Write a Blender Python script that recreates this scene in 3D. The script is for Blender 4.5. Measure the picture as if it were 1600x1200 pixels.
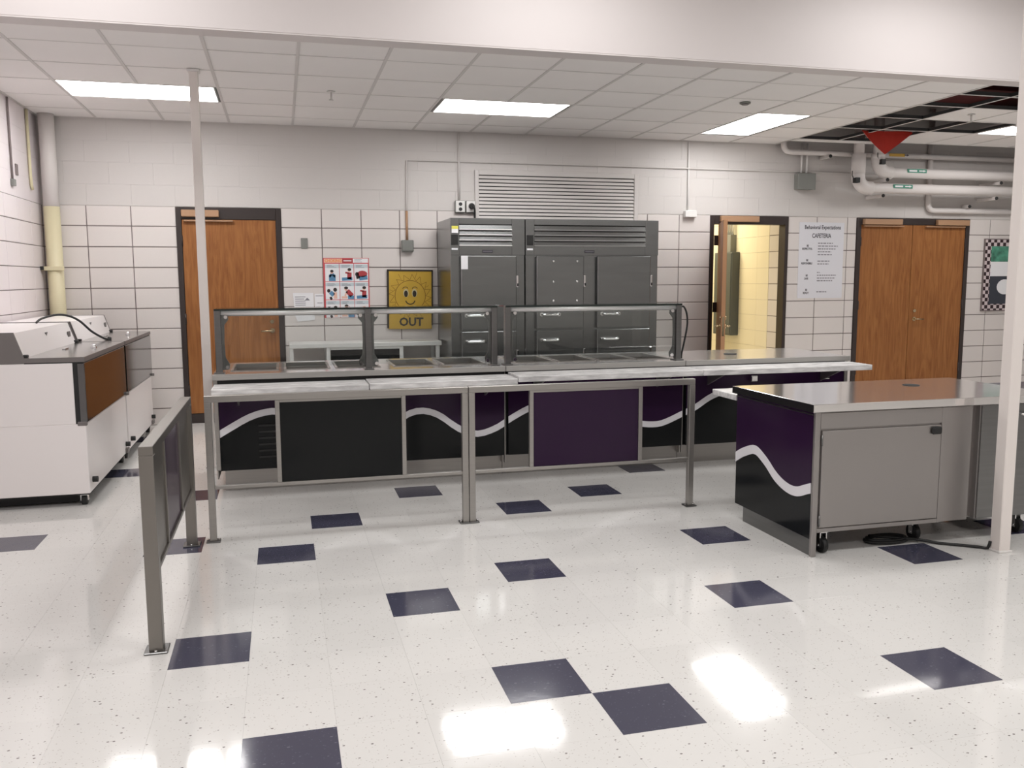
import bpy, bmesh, math, random
from mathutils import Vector, Matrix
random.seed(7)
S = bpy.context.scene
for o in list(bpy.data.objects):
    bpy.data.objects.remove(o)
COL = S.collection

# ------------------------------------------------------------------ camera
CAM = Vector((-0.7412, -2.8546, 1.5010))
FPX = 1364.4
yaw, pitch, roll = 0.25664, 0.11982, -0.00406
fw = Vector((math.sin(yaw)*math.cos(pitch), math.cos(yaw)*math.cos(pitch), -math.sin(pitch)))
rt0 = Vector((math.cos(yaw), -math.sin(yaw), 0)); up0 = rt0.cross(fw)
rt = rt0*math.cos(roll) + up0*math.sin(roll); up = -rt0*math.sin(roll) + up0*math.cos(roll)
cd = bpy.data.cameras.new('camera'); cam = bpy.data.objects.new('camera', cd); COL.objects.link(cam)
cd.sensor_fit = 'HORIZONTAL'; cd.sensor_width = 36.0; cd.lens = FPX/1600*36.0
cd.clip_start = 0.05; cd.clip_end = 100
mw = Matrix((rt, up, -fw)).transposed().to_4x4(); mw.translation = CAM
cam.matrix_world = mw
S.camera = cam
def project(p):
    v = Vector(p) - CAM; z = v.dot(fw)
    if z < 0.1: return None
    return (800 + FPX*v.dot(rt)/z, 600 - FPX*v.dot(up)/z, z)

# ------------------------------------------------------------------ world, exposure, big lamps
w = bpy.data.worlds.new('world'); S.world = w; w.use_nodes = True
w.node_tree.nodes['Background'].inputs[0].default_value = (0.9, 0.92, 1, 1)
w.node_tree.nodes['Background'].inputs[1].default_value = 0.05
S.view_settings.view_transform = 'Standard'; S.view_settings.look = 'None'
S.view_settings.exposure = 0.06; S.view_settings.gamma = 1.0
S.view_settings.use_curve_mapping = False
S.cycles.use_denoising = True
S.cycles.max_bounces = 10; S.cycles.diffuse_bounces = 5; S.cycles.glossy_bounces = 5
S.cycles.transparent_max_bounces = 16; S.cycles.sample_clamp_indirect = 6.0
S.cycles.caustics_reflective = False; S.cycles.caustics_refractive = False
TROFFER = 16.0          # radiance of the ceiling troffer lenses
FRONT_W = 33.0          # watts of each ceiling lamp over the front of the room
LIGHTCOL = (1.0, 0.987, 0.98)
def area(name, loc, sx, sy, watts, color, rot=(0, 0, 0)):
    l = bpy.data.lights.new(name, 'AREA'); l.shape = 'RECTANGLE'; l.size = sx; l.size_y = sy
    l.energy = watts; l.color = color
    o = bpy.data.objects.new(name, l); COL.objects.link(o); o.location = loc; o.rotation_euler = rot
    return o
for x in (-1.9, 1.1, 4.1, 7.1):
    area('ceiling_lamp', (x, 2.2, 3.86), 1.2, 0.6, FRONT_W*.82, LIGHTCOL)
for x in (-1.9, 1.1, 4.1, 7.1):
    for y in (-0.9, -4.2):
        area('ceiling_lamp', (x, y, 3.86), 1.2, 0.6, FRONT_W, LIGHTCOL)
area('corridor_lamp', (4.55, 8.8, 2.75), 0.6, 1.6, 55, (1.0, 0.88, 0.63))

# ------------------------------------------------------------------ materials
def mat(name, color, rough=0.5, metal=0.0, spec=0.5, bump=0.0, bscale=60, var=0.0, vscale=3.0, stretch=None, coat=0.0):
    m = bpy.data.materials.new(name); m.use_nodes = True
    nt = m.node_tree; b = nt.nodes['Principled BSDF']
    b.inputs['Base Color'].default_value = (*color, 1); b.inputs['Roughness'].default_value = rough
    b.inputs['Metallic'].default_value = metal; b.inputs['Specular IOR Level'].default_value = spec
    if coat: b.inputs['Coat Weight'].default_value = coat; b.inputs['Coat Roughness'].default_value = 0.06
    tc = nt.nodes.new('ShaderNodeTexCoord'); vec = tc.outputs['Object']
    if stretch:
        mp = nt.nodes.new('ShaderNodeMapping'); mp.inputs['Scale'].default_value = stretch
        nt.links.new(vec, mp.inputs['Vector']); vec = mp.outputs['Vector']
    if var:
        n = nt.nodes.new('ShaderNodeTexNoise'); n.inputs['Scale'].default_value = vscale; n.inputs['Detail'].default_value = 5
        nt.links.new(vec, n.inputs['Vector'])
        r = nt.nodes.new('ShaderNodeMapRange'); r.inputs['From Min'].default_value = 0.3; r.inputs['From Max'].default_value = 0.7
        r.inputs['To Min'].default_value = 1-var; r.inputs['To Max'].default_value = 1+var
        nt.links.new(n.outputs['Fac'], r.inputs['Value'])
        mx = nt.nodes.new('ShaderNodeVectorMath'); mx.operation = 'SCALE'; mx.inputs[0].default_value = color
        nt.links.new(r.outputs['Result'], mx.inputs['Scale']); nt.links.new(mx.outputs['Vector'], b.inputs['Base Color'])
    if bump:
        n2 = nt.nodes.new('ShaderNodeTexNoise'); n2.inputs['Scale'].default_value = bscale; n2.inputs['Detail'].default_value = 3
        nt.links.new(vec, n2.inputs['Vector'])
        bp = nt.nodes.new('ShaderNodeBump'); bp.inputs['Strength'].default_value = bump; bp.inputs['Distance'].default_value = 0.004
        nt.links.new(n2.outputs['Fac'], bp.inputs['Height']); nt.links.new(bp.outputs['Normal'], b.inputs['Normal'])
    return m
def emit(name, color, strength):
    m = bpy.data.materials.new(name); m.use_nodes = True; nt = m.node_tree
    b = nt.nodes['Principled BSDF']; b.inputs['Base Color'].default_value = (.9, .9, .9, 1)
    b.inputs['Emission Color'].default_value = (*color, 1); b.inputs['Emission Strength'].default_value = strength
    return m
def glass_mat(name, tint, ior=1.5):
    m = bpy.data.materials.new(name); m.use_nodes = True; nt = m.node_tree
    nt.nodes.remove(nt.nodes['Principled BSDF']); out = nt.nodes['Material Output']
    t = nt.nodes.new('ShaderNodeBsdfTransparent'); t.inputs['Color'].default_value = (*tint, 1)
    g = nt.nodes.new('ShaderNodeBsdfGlossy'); g.inputs['Roughness'].default_value = 0.02
    f = nt.nodes.new('ShaderNodeFresnel'); f.inputs['IOR'].default_value = ior
    mx = nt.nodes.new('ShaderNodeMixShader')
    nt.links.new(f.outputs[0], mx.inputs[0]); nt.links.new(t.outputs[0], mx.inputs[1]); nt.links.new(g.outputs[0], mx.inputs[2])
    nt.links.new(mx.outputs[0], out.inputs['Surface'])
    return m
def wood_mat(name, c1, c2):
    m = bpy.data.materials.new(name); m.use_nodes = True; nt = m.node_tree; b = nt.nodes['Principled BSDF']
    b.inputs['Roughness'].default_value = 0.42; b.inputs['Specular IOR Level'].default_value = 0.28
    tc = nt.nodes.new('ShaderNodeTexCoord'); mp = nt.nodes.new('ShaderNodeMapping'); mp.inputs['Scale'].default_value = (6, 6, 0.6)
    nt.links.new(tc.outputs['Object'], mp.inputs['Vector'])
    n = nt.nodes.new('ShaderNodeTexNoise'); n.inputs['Scale'].default_value = 2.2; n.inputs['Detail'].default_value = 7; n.inputs['Distortion'].default_value = 2.6
    nt.links.new(mp.outputs[0], n.inputs['Vector'])
    mp2 = nt.nodes.new('ShaderNodeMapping'); mp2.inputs['Scale'].default_value = (90, 90, 2.5)
    nt.links.new(tc.outputs['Object'], mp2.inputs['Vector'])
    n2 = nt.nodes.new('ShaderNodeTexNoise'); n2.inputs['Scale'].default_value = 1.5; n2.inputs['Detail'].default_value = 3
    nt.links.new(mp2.outputs[0], n2.inputs['Vector'])
    ad = nt.nodes.new('ShaderNodeMath'); ad.operation = 'MULTIPLY_ADD'; ad.inputs[1].default_value = 0.45
    nt.links.new(n2.outputs['Fac'], ad.inputs[0]); nt.links.new(n.outputs['Fac'], ad.inputs[2])
    r = nt.nodes.new('ShaderNodeValToRGB'); r.color_ramp.elements[0].position = 0.5; r.color_ramp.elements[1].position = 0.95
    r.color_ramp.elements[0].color = (*c1, 1); r.color_ramp.elements[1].color = (*c2, 1)
    nt.links.new(ad.outputs[0], r.inputs[0]); nt.links.new(r.outputs[0], b.inputs['Base Color'])
    return m
def floor_mat(name, base, chip1, chip2, rough, amount):
    m = bpy.data.materials.new(name); m.use_nodes = True; nt = m.node_tree; b = nt.nodes['Principled BSDF']
    L = nt.links.new
    b.inputs['Roughness'].default_value = rough; b.inputs['Specular IOR Level'].default_value = 0.5
    g = nt.nodes.new('ShaderNodeNewGeometry')
    # tile to tile tint
    sc = nt.nodes.new('ShaderNodeVectorMath'); sc.operation = 'SCALE'; sc.inputs['Scale'].default_value = 1/0.3048
    L(g.outputs['Position'], sc.inputs[0])
    fl = nt.nodes.new('ShaderNodeVectorMath'); fl.operation = 'FLOOR'; L(sc.outputs[0], fl.inputs[0])
    wn = nt.nodes.new('ShaderNodeTexWhiteNoise'); L(fl.outputs[0], wn.inputs['Vector'])
    mr = nt.nodes.new('ShaderNodeMapRange'); mr.inputs['To Min'].default_value = 0.975; mr.inputs['To Max'].default_value = 1.02
    L(wn.outputs['Value'], mr.inputs['Value'])
    cs = nt.nodes.new('ShaderNodeVectorMath'); cs.operation = 'SCALE'; cs.inputs[0].default_value = base; L(mr.outputs[0], cs.inputs['Scale'])
    cur = cs.outputs[0]
    for i, (sc_, thr, col, seed) in enumerate(((55, amount, chip1, 0), (120, amount*1.15, chip2, 5.3))):
        mp = nt.nodes.new('ShaderNodeMapping'); mp.inputs['Location'].default_value = (seed, seed, 0); mp.inputs['Rotation'].default_value = (0, 0, 0.4+seed)
        mp.inputs['Scale'].default_value = (1, 1.5, 1)
        L(g.outputs['Position'], mp.inputs['Vector'])
        v = nt.nodes.new('ShaderNodeTexVoronoi'); v.inputs['Scale'].default_value = sc_; L(mp.outputs[0], v.inputs['Vector'])
        gate = nt.nodes.new('ShaderNodeMath'); gate.operation = 'LESS_THAN'; gate.inputs[1].default_value = thr; L(v.outputs['Distance'], gate.inputs[0])
        sep = nt.nodes.new('ShaderNodeSeparateColor'); L(v.outputs['Color'], sep.inputs[0])
        g2 = nt.nodes.new('ShaderNodeMath'); g2.operation = 'LESS_THAN'; g2.inputs[1].default_value = 0.055 if i == 0 else 0.12; L(sep.outputs[0], g2.inputs[0])
        mu = nt.nodes.new('ShaderNodeMath'); mu.operation = 'MULTIPLY'; L(gate.outputs[0], mu.inputs[0]); L(g2.outputs[0], mu.inputs[1])
        mx = nt.nodes.new('ShaderNodeMix'); mx.data_type = 'RGBA'
        L(mu.outputs[0], mx.inputs['Factor']); L(cur, mx.inputs['A']); mx.inputs['B'].default_value = (*col, 1)
        cur = mx.outputs['Result']
    L(cur, b.inputs['Base Color'])
    n = nt.nodes.new('ShaderNodeTexNoise'); n.inputs['Scale'].default_value = 11; n.inputs['Detail'].default_value = 2; L(g.outputs['Position'], n.inputs['Vector'])
    bp = nt.nodes.new('ShaderNodeBump'); bp.inputs['Strength'].default_value = 0.07; bp.inputs['Distance'].default_value = 0.004
    L(n.outputs['Fac'], bp.inputs['Height']); L(bp.outputs[0], b.inputs['Normal'])
    return m
def checker_mat(name, scale):
    m = bpy.data.materials.new(name); m.use_nodes = True; nt = m.node_tree; b = nt.nodes['Principled BSDF']
    tc = nt.nodes.new('ShaderNodeTexCoord'); c = nt.nodes.new('ShaderNodeTexChecker'); c.inputs['Scale'].default_value = scale
    c.inputs['Color1'].default_value = (.62, .53, .54, 1); c.inputs['Color2'].default_value = (.02, .004, .008, 1)
    mp = nt.nodes.new('ShaderNodeMapping'); mp.inputs['Location'].default_value = (0.003, 0.5/scale, 0.003)
    nt.links.new(tc.outputs['Object'], mp.inputs[0]); nt.links.new(mp.outputs[0], c.inputs['Vector']); nt.links.new(c.outputs[0], b.inputs['Base Color'])
    return m

M = {}
M['floor_light'] = floor_mat('floor_light', (.745, .735, .71), (.17, .15, .14), (.48, .45, .42), .08, 0.26)
M['floor_dark'] = floor_mat('floor_dark', (.064, .064, .098), (.13, .13, .17), (.10, .10, .14), .10, 0.3)
M['grout'] = mat('grout', (.42, .40, .38), .6)
M['block'] = mat('block', (.69, .645, .62), .34, bump=.12, bscale=45)
M['block_pale'] = mat('block_pale', (.76, .70, .71), .34, bump=.12, bscale=45)
M['paint'] = mat('paint', (.60, .57, .55), .5, bump=.2, bscale=70)
M['paint_front'] = mat('paint_front', (.675, .63, .62), .55)
M['paint_room'] = mat('paint_room', (.52, .49, .47), .6)
M['mortar'] = mat('mortar', (.20, .165, .16), .8)
M['yellow_block'] = mat('yellow_block', (.82, .75, .57), .5)
M['tile'] = mat('ceiling_tile', (.88, .855, .84), .85, bump=.25, bscale=220, var=.02, vscale=1.2)
M['tee'] = mat('ceiling_tee', (.64, .615, .60), .5)
M['troffer_lens'] = emit('troffer_lens', LIGHTCOL, TROFFER)
M['white_metal'] = mat('white_metal', (.74, .72, .70), .4)
M['pole'] = mat('pole_paint', (.78, .725, .69), .42)
M['steel'] = mat('steel', (.40, .385, .365), .34, .88, var=.04, vscale=4, stretch=(1, 1, 30))
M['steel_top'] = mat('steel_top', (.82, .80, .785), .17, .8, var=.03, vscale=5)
M['steel_edge'] = mat('steel_edge', (.43, .42, .40), .38, .6, var=.06, vscale=4, stretch=(1, 1, 30))
M['rail_bright'] = mat('rail_bright', (.78, .78, .765), .36, .45)
M['shelf_edge'] = mat('shelf_edge', (.015, .022, .020), .2)
M['steel_mirror'] = mat('steel_mirror', (.15, .15, .15), .12, 1)
M['steel_deck'] = mat('steel_deck', (.46, .45, .44), .16, 1)
M['rail_steel'] = mat('rail_steel', (.25, .235, .215), .34, .9, var=.03, vscale=3)
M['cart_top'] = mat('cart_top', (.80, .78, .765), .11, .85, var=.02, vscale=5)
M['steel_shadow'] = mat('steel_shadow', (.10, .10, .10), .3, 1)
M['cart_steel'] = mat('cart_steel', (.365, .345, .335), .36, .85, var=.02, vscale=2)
M['steel_dark'] = mat('steel_dark', (.21, .21, .208), .28, 1, var=.05, vscale=3, stretch=(1, 1, 20))
M['fridge'] = mat('fridge_steel', (.268, .276, .276), .27, 1, var=.06, vscale=2.5, stretch=(1, 1, 6))
M['fridge_light'] = mat('fridge_louver', (.45, .45, .445), .33, 1)
M['slide'] = mat('tray_slide', (.72, .715, .71), .40, .15, var=.26, vscale=34, stretch=(.22, 1, 1))
M['chrome'] = mat('chrome', (.82, .82, .82), .1, 1)
M['black'] = mat('black_laminate', (.009, .010, .0105), .14, spec=.2)
M['purple'] = mat('purple_laminate', (.026, .0095, .034), .16, spec=.22)
M['wave'] = mat('wave_white', (.74, .73, .76), .4)
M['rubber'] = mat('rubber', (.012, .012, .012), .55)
M['dark'] = mat('dark_void', (.02, .02, .02), .7)
M['frame'] = mat('door_frame', (.032, .022, .020), .4)
M['wood'] = wood_mat('door_wood', (.225, .082, .024), (.36, .150, .048))
M['wood_edge'] = mat('door_edge', (.42, .22, .11), .45)
M['tan'] = mat('tan_closer', (.40, .235, .135), .45)
M['brass'] = mat('brass', (.60, .48, .30), .25, 1)
M['enamel'] = mat('cooler_enamel', (.84, .80, .79), .32)
M['cooler_grey'] = mat('cooler_grey', (.16, .145, .14), .45)
M['grey_box'] = mat('grey_box', (.21, .215, .20), .45)
M['panel_grey'] = mat('panel_grey', (.095, .105, .10), .45)
M['glass'] = glass_mat('glass', (.93, .95, .945))
M['glass_edge'] = glass_mat('glass_edge', (.45, .62, .56))
M['paper'] = mat('paper', (.80, .80, .82), .6)
M['poster'] = mat('poster_sheet', (.70, .70, .74), .55)
M['ink'] = mat('ink', (.045, .04, .05), .6)
M['ink_grey'] = mat('ink_grey', (.22, .21, .24), .6)
M['sign_yellow'] = mat('sign_yellow', (.56, .36, .045), .45, var=.08, vscale=4)
M['sign_line'] = mat('sign_line', (.17, .085, .01), .5)
M['sign_black'] = mat('sign_black', (.025, .018, .012), .5)
M['sign_white'] = mat('sign_white', (.55, .50, .30), .5)
M['red_border'] = mat('red_border', (.60, .10, .11), .5)
M['orange'] = mat('orange_print', (.80, .30, .10), .5)
M['blue'] = mat('blue_print', (.10, .25, .42), .5)
M['red'] = mat('red_print', (.42, .05, .06), .5)
M['peach'] = mat('peach_print', (.80, .50, .40), .5)
M['pale_blue'] = mat('pale_blue_print', (.55, .62, .66), .5)
M['hair'] = mat('hair_print', (.03, .02, .02), .5)
M['red_cloth'] = mat('red_cloth', (.55, .035, .02), .6)
M['red_dark'] = mat('red_joist', (.085, .009, .009), .7)
M['plenum'] = mat('plenum', (.009, .007, .007), .8)
M['tee_web'] = mat('tee_web', (.05, .05, .05), .6)
M['pipe'] = mat('pipe_paint', (.72, .68, .66), .45)
M['pipe_cream'] = mat('pipe_cream', (.66, .60, .40), .45)
M['green_tag'] = mat('green_tag', (.05, .25, .17), .5)
M['yellow_tag'] = mat('yellow_tag', (.70, .42, .06), .5)
M['yellow_label'] = mat('yellow_label', (.66, .62, .10), .5)
M['checker'] = checker_mat('checker_border', 20.8)
M['green_photo'] = mat('green_photo', (.06, .22, .15), .4, var=.75, vscale=9)
M['slate'] = mat('slate_print', (.035, .04, .055), .5)
M['socket'] = mat('socket_white', (.75, .74, .72), .35)

# ------------------------------------------------------------------ mesh builder
class MB:
    def __init__(s): s.v = []; s.f = []; s.m = []; s.sm = []
    def add(s, vs, fs, m=0, smooth=None):
        o = len(s.v); s.v += [tuple(v) for v in vs]
        for i, f in enumerate(fs):
            s.f.append([o+k for k in f]); s.m.append(m)
            s.sm.append(bool(smooth[i]) if smooth else False)
        return s
    def box(s, x0, x1, y0, y1, z0, z1, bev=0.0, m=0):
        x0, x1 = min(x0, x1), max(x0, x1); y0, y1 = min(y0, y1), max(y0, y1); z0, z1 = min(z0, z1), max(z0, z1)
        if bev <= 0:
            vs = [(x, y, z) for x in (x0, x1) for y in (y0, y1) for z in (z0, z1)]
            return s.add(vs, [(0, 1, 3, 2), (4, 6, 7, 5), (0, 4, 5, 1), (2, 3, 7, 6), (0, 2, 6, 4), (1, 5, 7, 3)], m)
        b = min(bev, (x1-x0)*.45, (y1-y0)*.45, (z1-z0)*.45)
        vs = []; idx = {}
        for i, x in enumerate((x0, x1)):
            for j, y in enumerate((y0, y1)):
                for k, z in enumerate((z0, z1)):
                    dx, dy, dz = (b, -b)[i], (b, -b)[j], (b, -b)[k]
                    for a, p in enumerate(((x, y+dy, z+dz), (x+dx, y, z+dz), (x+dx, y+dy, z))):
                        idx[i, j, k, a] = len(vs); vs.append(p)
        fs = []
        for i in (0, 1):
            fs.append([idx[i, 0, 0, 0], idx[i, 1, 0, 0], idx[i, 1, 1, 0], idx[i, 0, 1, 0]])
            fs.append([idx[0, i, 0, 1], idx[1, i, 0, 1], idx[1, i, 1, 1], idx[0, i, 1, 1]])
            fs.append([idx[0, 0, i, 2], idx[1, 0, i, 2], idx[1, 1, i, 2], idx[0, 1, i, 2]])
            for j in (0, 1):
                fs.append([idx[i, j, 0, 0], idx[i, j, 1, 0], idx[i, j, 1, 1], idx[i, j, 0, 1]])
                fs.append([idx[i, 0, j, 0], idx[i, 1, j, 0], idx[i, 1, j, 2], idx[i, 0, j, 2]])
                fs.append([idx[0, i, j, 1], idx[1, i, j, 1], idx[1, i, j, 2], idx[0, i, j, 2]])
                for k in (0, 1):
                    fs.append([idx[i, j, k, 0], idx[i, j, k, 1], idx[i, j, k, 2]])
        return s.add(vs, fs, m)
    def prism(s, poly, axis, a0, a1, m=0):
        def P(p, a):
            return (a, p[0], p[1]) if axis == 'x' else ((p[0], a, p[1]) if axis == 'y' else (p[0], p[1], a))
        n = len(poly); vs = [P(p, a0) for p in poly]+[P(p, a1) for p in poly]
        fs = [list(range(n))[::-1], list(range(n, 2*n))]+[[i, (i+1) % n, n+(i+1) % n, n+i] for i in range(n)]
        return s.add(vs, fs, m)
    def strip(s, top, bot, axis, a0, a1, m=0):
        def P(p, a): return (a, p[0], p[1]) if axis == 'x' else (p[0], a, p[1])
        n = len(top); vs = []
        for t, b in zip(top, bot): vs += [P(t, a0), P(b, a0), P(t, a1), P(b, a1)]
        fs = []
        for i in range(n-1):
            a, b = 4*i, 4*i+4
            fs += [(a, a+1, b+1, b), (a+2, b+2, b+3, a+3), (a, b, b+2, a+2), (a+1, a+3, b+3, b+1)]
        fs += [(0, 2, 3, 1), (4*n-4, 4*n-3, 4*n-1, 4*n-2)]
        return s.add(vs, fs, m)
    def cyl(s, p0, p1, r, n=14, r2=None, m=0):
        p0, p1 = Vector(p0), Vector(p1); d = (p1-p0).normalized(); r2 = r if r2 is None else r2
        a = Vector((0, 0, 1)) if abs(d.z) < .9 else Vector((1, 0, 0)); u = d.cross(a).normalized(); v = d.cross(u)
        vs = []
        for p, rr in ((p0, r), (p1, r2)):
            vs += [p+u*(rr*math.cos(2*math.pi*i/n))+v*(rr*math.sin(2*math.pi*i/n)) for i in range(n)]
        fs = [[i, (i+1) % n, n+(i+1) % n, n+i] for i in range(n)]+[list(range(n))[::-1], list(range(n, 2*n))]
        return s.add(vs, fs, m, [1]*n+[0, 0])
    def tube(s, pts, r, n=8, m=0):
        pts = [Vector(p) for p in pts]; vs = []; prev = None
        for i, p in enumerate(pts):
            d = (pts[min(i+1, len(pts)-1)]-pts[max(i-1, 0)]).normalized()
            if prev is None:
                a = Vector((0, 0, 1)) if abs(d.z) < .9 else Vector((1, 0, 0)); u = d.cross(a).normalized()
            else: u = (prev-d*prev.dot(d)).normalized()
            prev = u; v = d.cross(u)
            vs += [p+u*(r*math.cos(2*math.pi*k/n))+v*(r*math.sin(2*math.pi*k/n)) for k in range(n)]
        fs = []
        for i in range(len(pts)-1):
            fs += [[i*n+k, i*n+(k+1) % n, (i+1)*n+(k+1) % n, (i+1)*n+k] for k in range(n)]
        sm = [1]*len(fs)+[0, 0]
        fs += [list(range(n))[::-1], list(range((len(pts)-1)*n, len(pts)*n))]
        return s.add(vs, fs, m, sm)
    def sphere(s, c, r, n=10, m=0, sx=1, sy=1, sz=1):
        vs = []; fs = []; h = n//2
        for i in range(1, h):
            th = math.pi*i/h
            for k in range(n):
                ph = 2*math.pi*k/n
                vs.append((c[0]+sx*r*math.sin(th)*math.cos(ph), c[1]+sy*r*math.sin(th)*math.sin(ph), c[2]+sz*r*math.cos(th)))
        t = len(vs); vs += [(c[0], c[1], c[2]+sz*r), (c[0], c[1], c[2]-sz*r)]
        for i in range(h-2):
            fs += [[i*n+k, i*n+(k+1) % n, (i+1)*n+(k+1) % n, (i+1)*n+k] for k in range(n)]
        fs += [[t, (k+1) % n, k] for k in range(n)]+[[t+1, (h-2)*n+k, (h-2)*n+(k+1) % n] for k in range(n)]
        return s.add(vs, fs, m, [1]*len(fs))
    def rot(s, ang, px, py):
        c, q = math.cos(ang), math.sin(ang)
        s.v = [(px+c*(x-px)-q*(y-py), py+q*(x-px)+c*(y-py), z) for x, y, z in s.v]; return s
    def roty(s, ang, px, pz):
        c, q = math.cos(ang), math.sin(ang)
        s.v = [(px+c*(x-px)-q*(z-pz), y, pz+q*(x-px)+c*(z-pz)) for x, y, z in s.v]; return s
    def mesh(s, name, mats, org=(0, 0, 0)):
        me = bpy.data.meshes.new(name)
        me.from_pydata([(x-org[0], y-org[1], z-org[2]) for x, y, z in s.v], [], s.f)
        for mm in (mats if isinstance(mats, (list, tuple)) else [mats]): me.materials.append(M[mm])
        for i, p in enumerate(me.polygons): p.material_index = s.m[i]; p.use_smooth = s.sm[i]
        b = bmesh.new(); b.from_mesh(me); bmesh.ops.recalc_face_normals(b, faces=b.faces); b.to_mesh(me); b.free()
        return me
    def build(s, name, mats, parent=None, label=None, kind=None, org=None):
        base = org if org is not None else (ORG.get(parent.name, (0, 0, 0)) if parent else (0, 0, 0))
        o = bpy.data.objects.new(name, s.mesh(name, mats, base)); COL.objects.link(o)
        if parent: o.parent = parent
        else: o.location = base
        ORG[o.name] = base
        if label: o['label'] = label
        if kind: o['kind'] = kind
        elif name == 'print': o['kind'] = 'stuff'
        return o
ORG = {}
def thing(name, label, cat, loc, group=None, kind=None):
    o = bpy.data.objects.new(name, None); COL.objects.link(o); o.location = loc; o.empty_display_size = .1
    ORG[o.name] = tuple(loc)
    if label: o['label'] = label
    if cat: o['category'] = cat
    if group: o['group'] = group
    if kind: o['kind'] = kind
    return o
def tag(o, label, cat, group=None):
    o['label'] = label; o['category'] = cat
    if group: o['group'] = group
    return o
def struct(o): o['kind'] = 'structure'; return o
def box(name, mats, parent, x0, x1, y0, y1, z0, z1, bev=0.0, label=None):
    return MB().box(x0, x1, y0, y1, z0, z1, bev).build(name, mats, parent, label)
def piece(name, me, loc, parent):
    o = bpy.data.objects.new(name, me); COL.objects.link(o); o.parent = parent
    b = ORG.get(parent.name, (0, 0, 0)); o.location = (loc[0]-b[0], loc[1]-b[1], loc[2]-b[2]); ORG[o.name] = tuple(loc)
    return o
def lettering(body, size, x, y, z, mats, parent, name='lettering', align='CENTER', bold=0.0, tilt=0.0, sx=1.0, facing='-y'):
    c = bpy.data.curves.new(name, 'FONT'); c.body = body; c.size = size; c.align_x = align; c.align_y = 'CENTER'
    c.extrude = 0.0004; c.offset = bold; c.resolution_u = 2
    t = bpy.data.objects.new(name, c); COL.objects.link(t)
    bpy.context.view_layer.update()
    me = bpy.data.meshes.new_from_object(t.evaluated_get(bpy.context.evaluated_depsgraph_get()))
    bpy.data.objects.remove(t); bpy.data.curves.remove(c)
    R = Matrix.Rotation(math.pi/2, 4, 'X')
    me.transform(Matrix.Rotation(tilt, 4, 'Y') @ R @ Matrix.Scale(sx, 4, (1, 0, 0)))
    me.materials.clear(); me.materials.append(M[mats])
    return piece(name, me, (x, y, z), parent)
def crom(pts, n=8):
    out = []
    for i in range(len(pts)-1):
        p0 = pts[max(i-1, 0)]; p1 = pts[i]; p2 = pts[i+1]; p3 = pts[min(i+2, len(pts)-1)]
        for k in range(n):
            t = k/n
            out.append(tuple(.5*((2*b)+(-a+c)*t+(2*a-5*b+4*c-d)*t*t+(-a+3*b-3*c+d)*t**3) for a, b, c, d in zip(p0, p1, p2, p3)))
    out.append(tuple(pts[-1])); return out
def zat(curve, x):
    for a, b in zip(curve, curve[1:]):
        if a[0] <= x <= b[0]: return a[1]+(b[1]-a[1])*(x-a[0])/max(b[0]-a[0], 1e-9)
    return curve[0][1] if x < curve[0][0] else curve[-1][1]

YB, ZC, XL = 6.80, 3.10, -3.0
XR = 9.5
TS = 0.3048

# ------------------------------------------------------------------ floor
floor = struct(MB().box(XL-.2, XR+.2, -7.2, YB+5.2, -.2, -.0025).build('floor', 'grout'))
dark = {(0, 0), (1, -1), (-1, 3), (1, 4), (4, 2), (-4, 2), (5, -1), (-3, -1), (-3, 6), (5, 5), (-2, 8), (2, 8), (8, 3),
        (4, 9), (0, 10), (6, 11), (-8, 8), (-7, 14), (-5, 7), (-5, 11), (11, 4), (7, -3), (-5, -3), (9, 7), (10, 0), (-7, 19), (12, 9), (13, 13), (8, 12)}
cells = []
for i in range(-10, 32):
    for j in range(-8, 23):
        x0 = max(i*TS, XL); x1 = min((i+1)*TS, XR); y0 = j*TS; y1 = min((j+1)*TS, YB)
        if x1-x0 < .02 or y1-y0 < .02: continue
        q = [project((x, y, 0)) for x, y in ((x0, y0), (x1, y0), (x1, y1), (x0, y1))]
        area_px = 0
        if all(q):
            inside = any(-20 < a[0] < 1620 and -20 < a[1] < 1220 for a in q)
            if inside: area_px = abs(sum(q[k][0]*q[(k+1) % 4][1]-q[(k+1) % 4][0]*q[k][1] for k in range(4)))/2
        cells.append((area_px, i, j, x0, x1, y0, y1))
cells.sort(reverse=True)
full_tile = {k: MB().box(-TS/2+.00018, TS/2-.00018, -TS/2+.00018, TS/2-.00018, -.003, 0, .0002).mesh('floor_tile', k) for k in ('floor_light', 'floor_dark')}
rest = MB(); cnt = 0
cells.sort(key=lambda c: (0 if (c[1], c[2]) in dark else 1, -c[0]))
for a, i, j, x0, x1, y0, y1 in cells:
    k = 'floor_dark' if (i, j) in dark else 'floor_light'
    if cnt < 290 and a > 60 and x1-x0 > TS-.001 and y1-y0 > TS-.001:
        piece('floor_tile', full_tile[k], ((x0+x1)/2, (y0+y1)/2, 0), floor); cnt += 1
    else:
        rest.box(x0+.00018, x1-.00018, y0+.00018, y1-.00018, -.003, 0, 0, 1 if k == 'floor_dark' else 0)
rest.box(XL, XR, -7, -8*TS, -.003, 0); rest.box(3.0, 5.45, YB, YB+5, -.003, 0)
rest.build('floor_tile', ['floor_light', 'floor_dark'], floor, kind='stuff')

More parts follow.
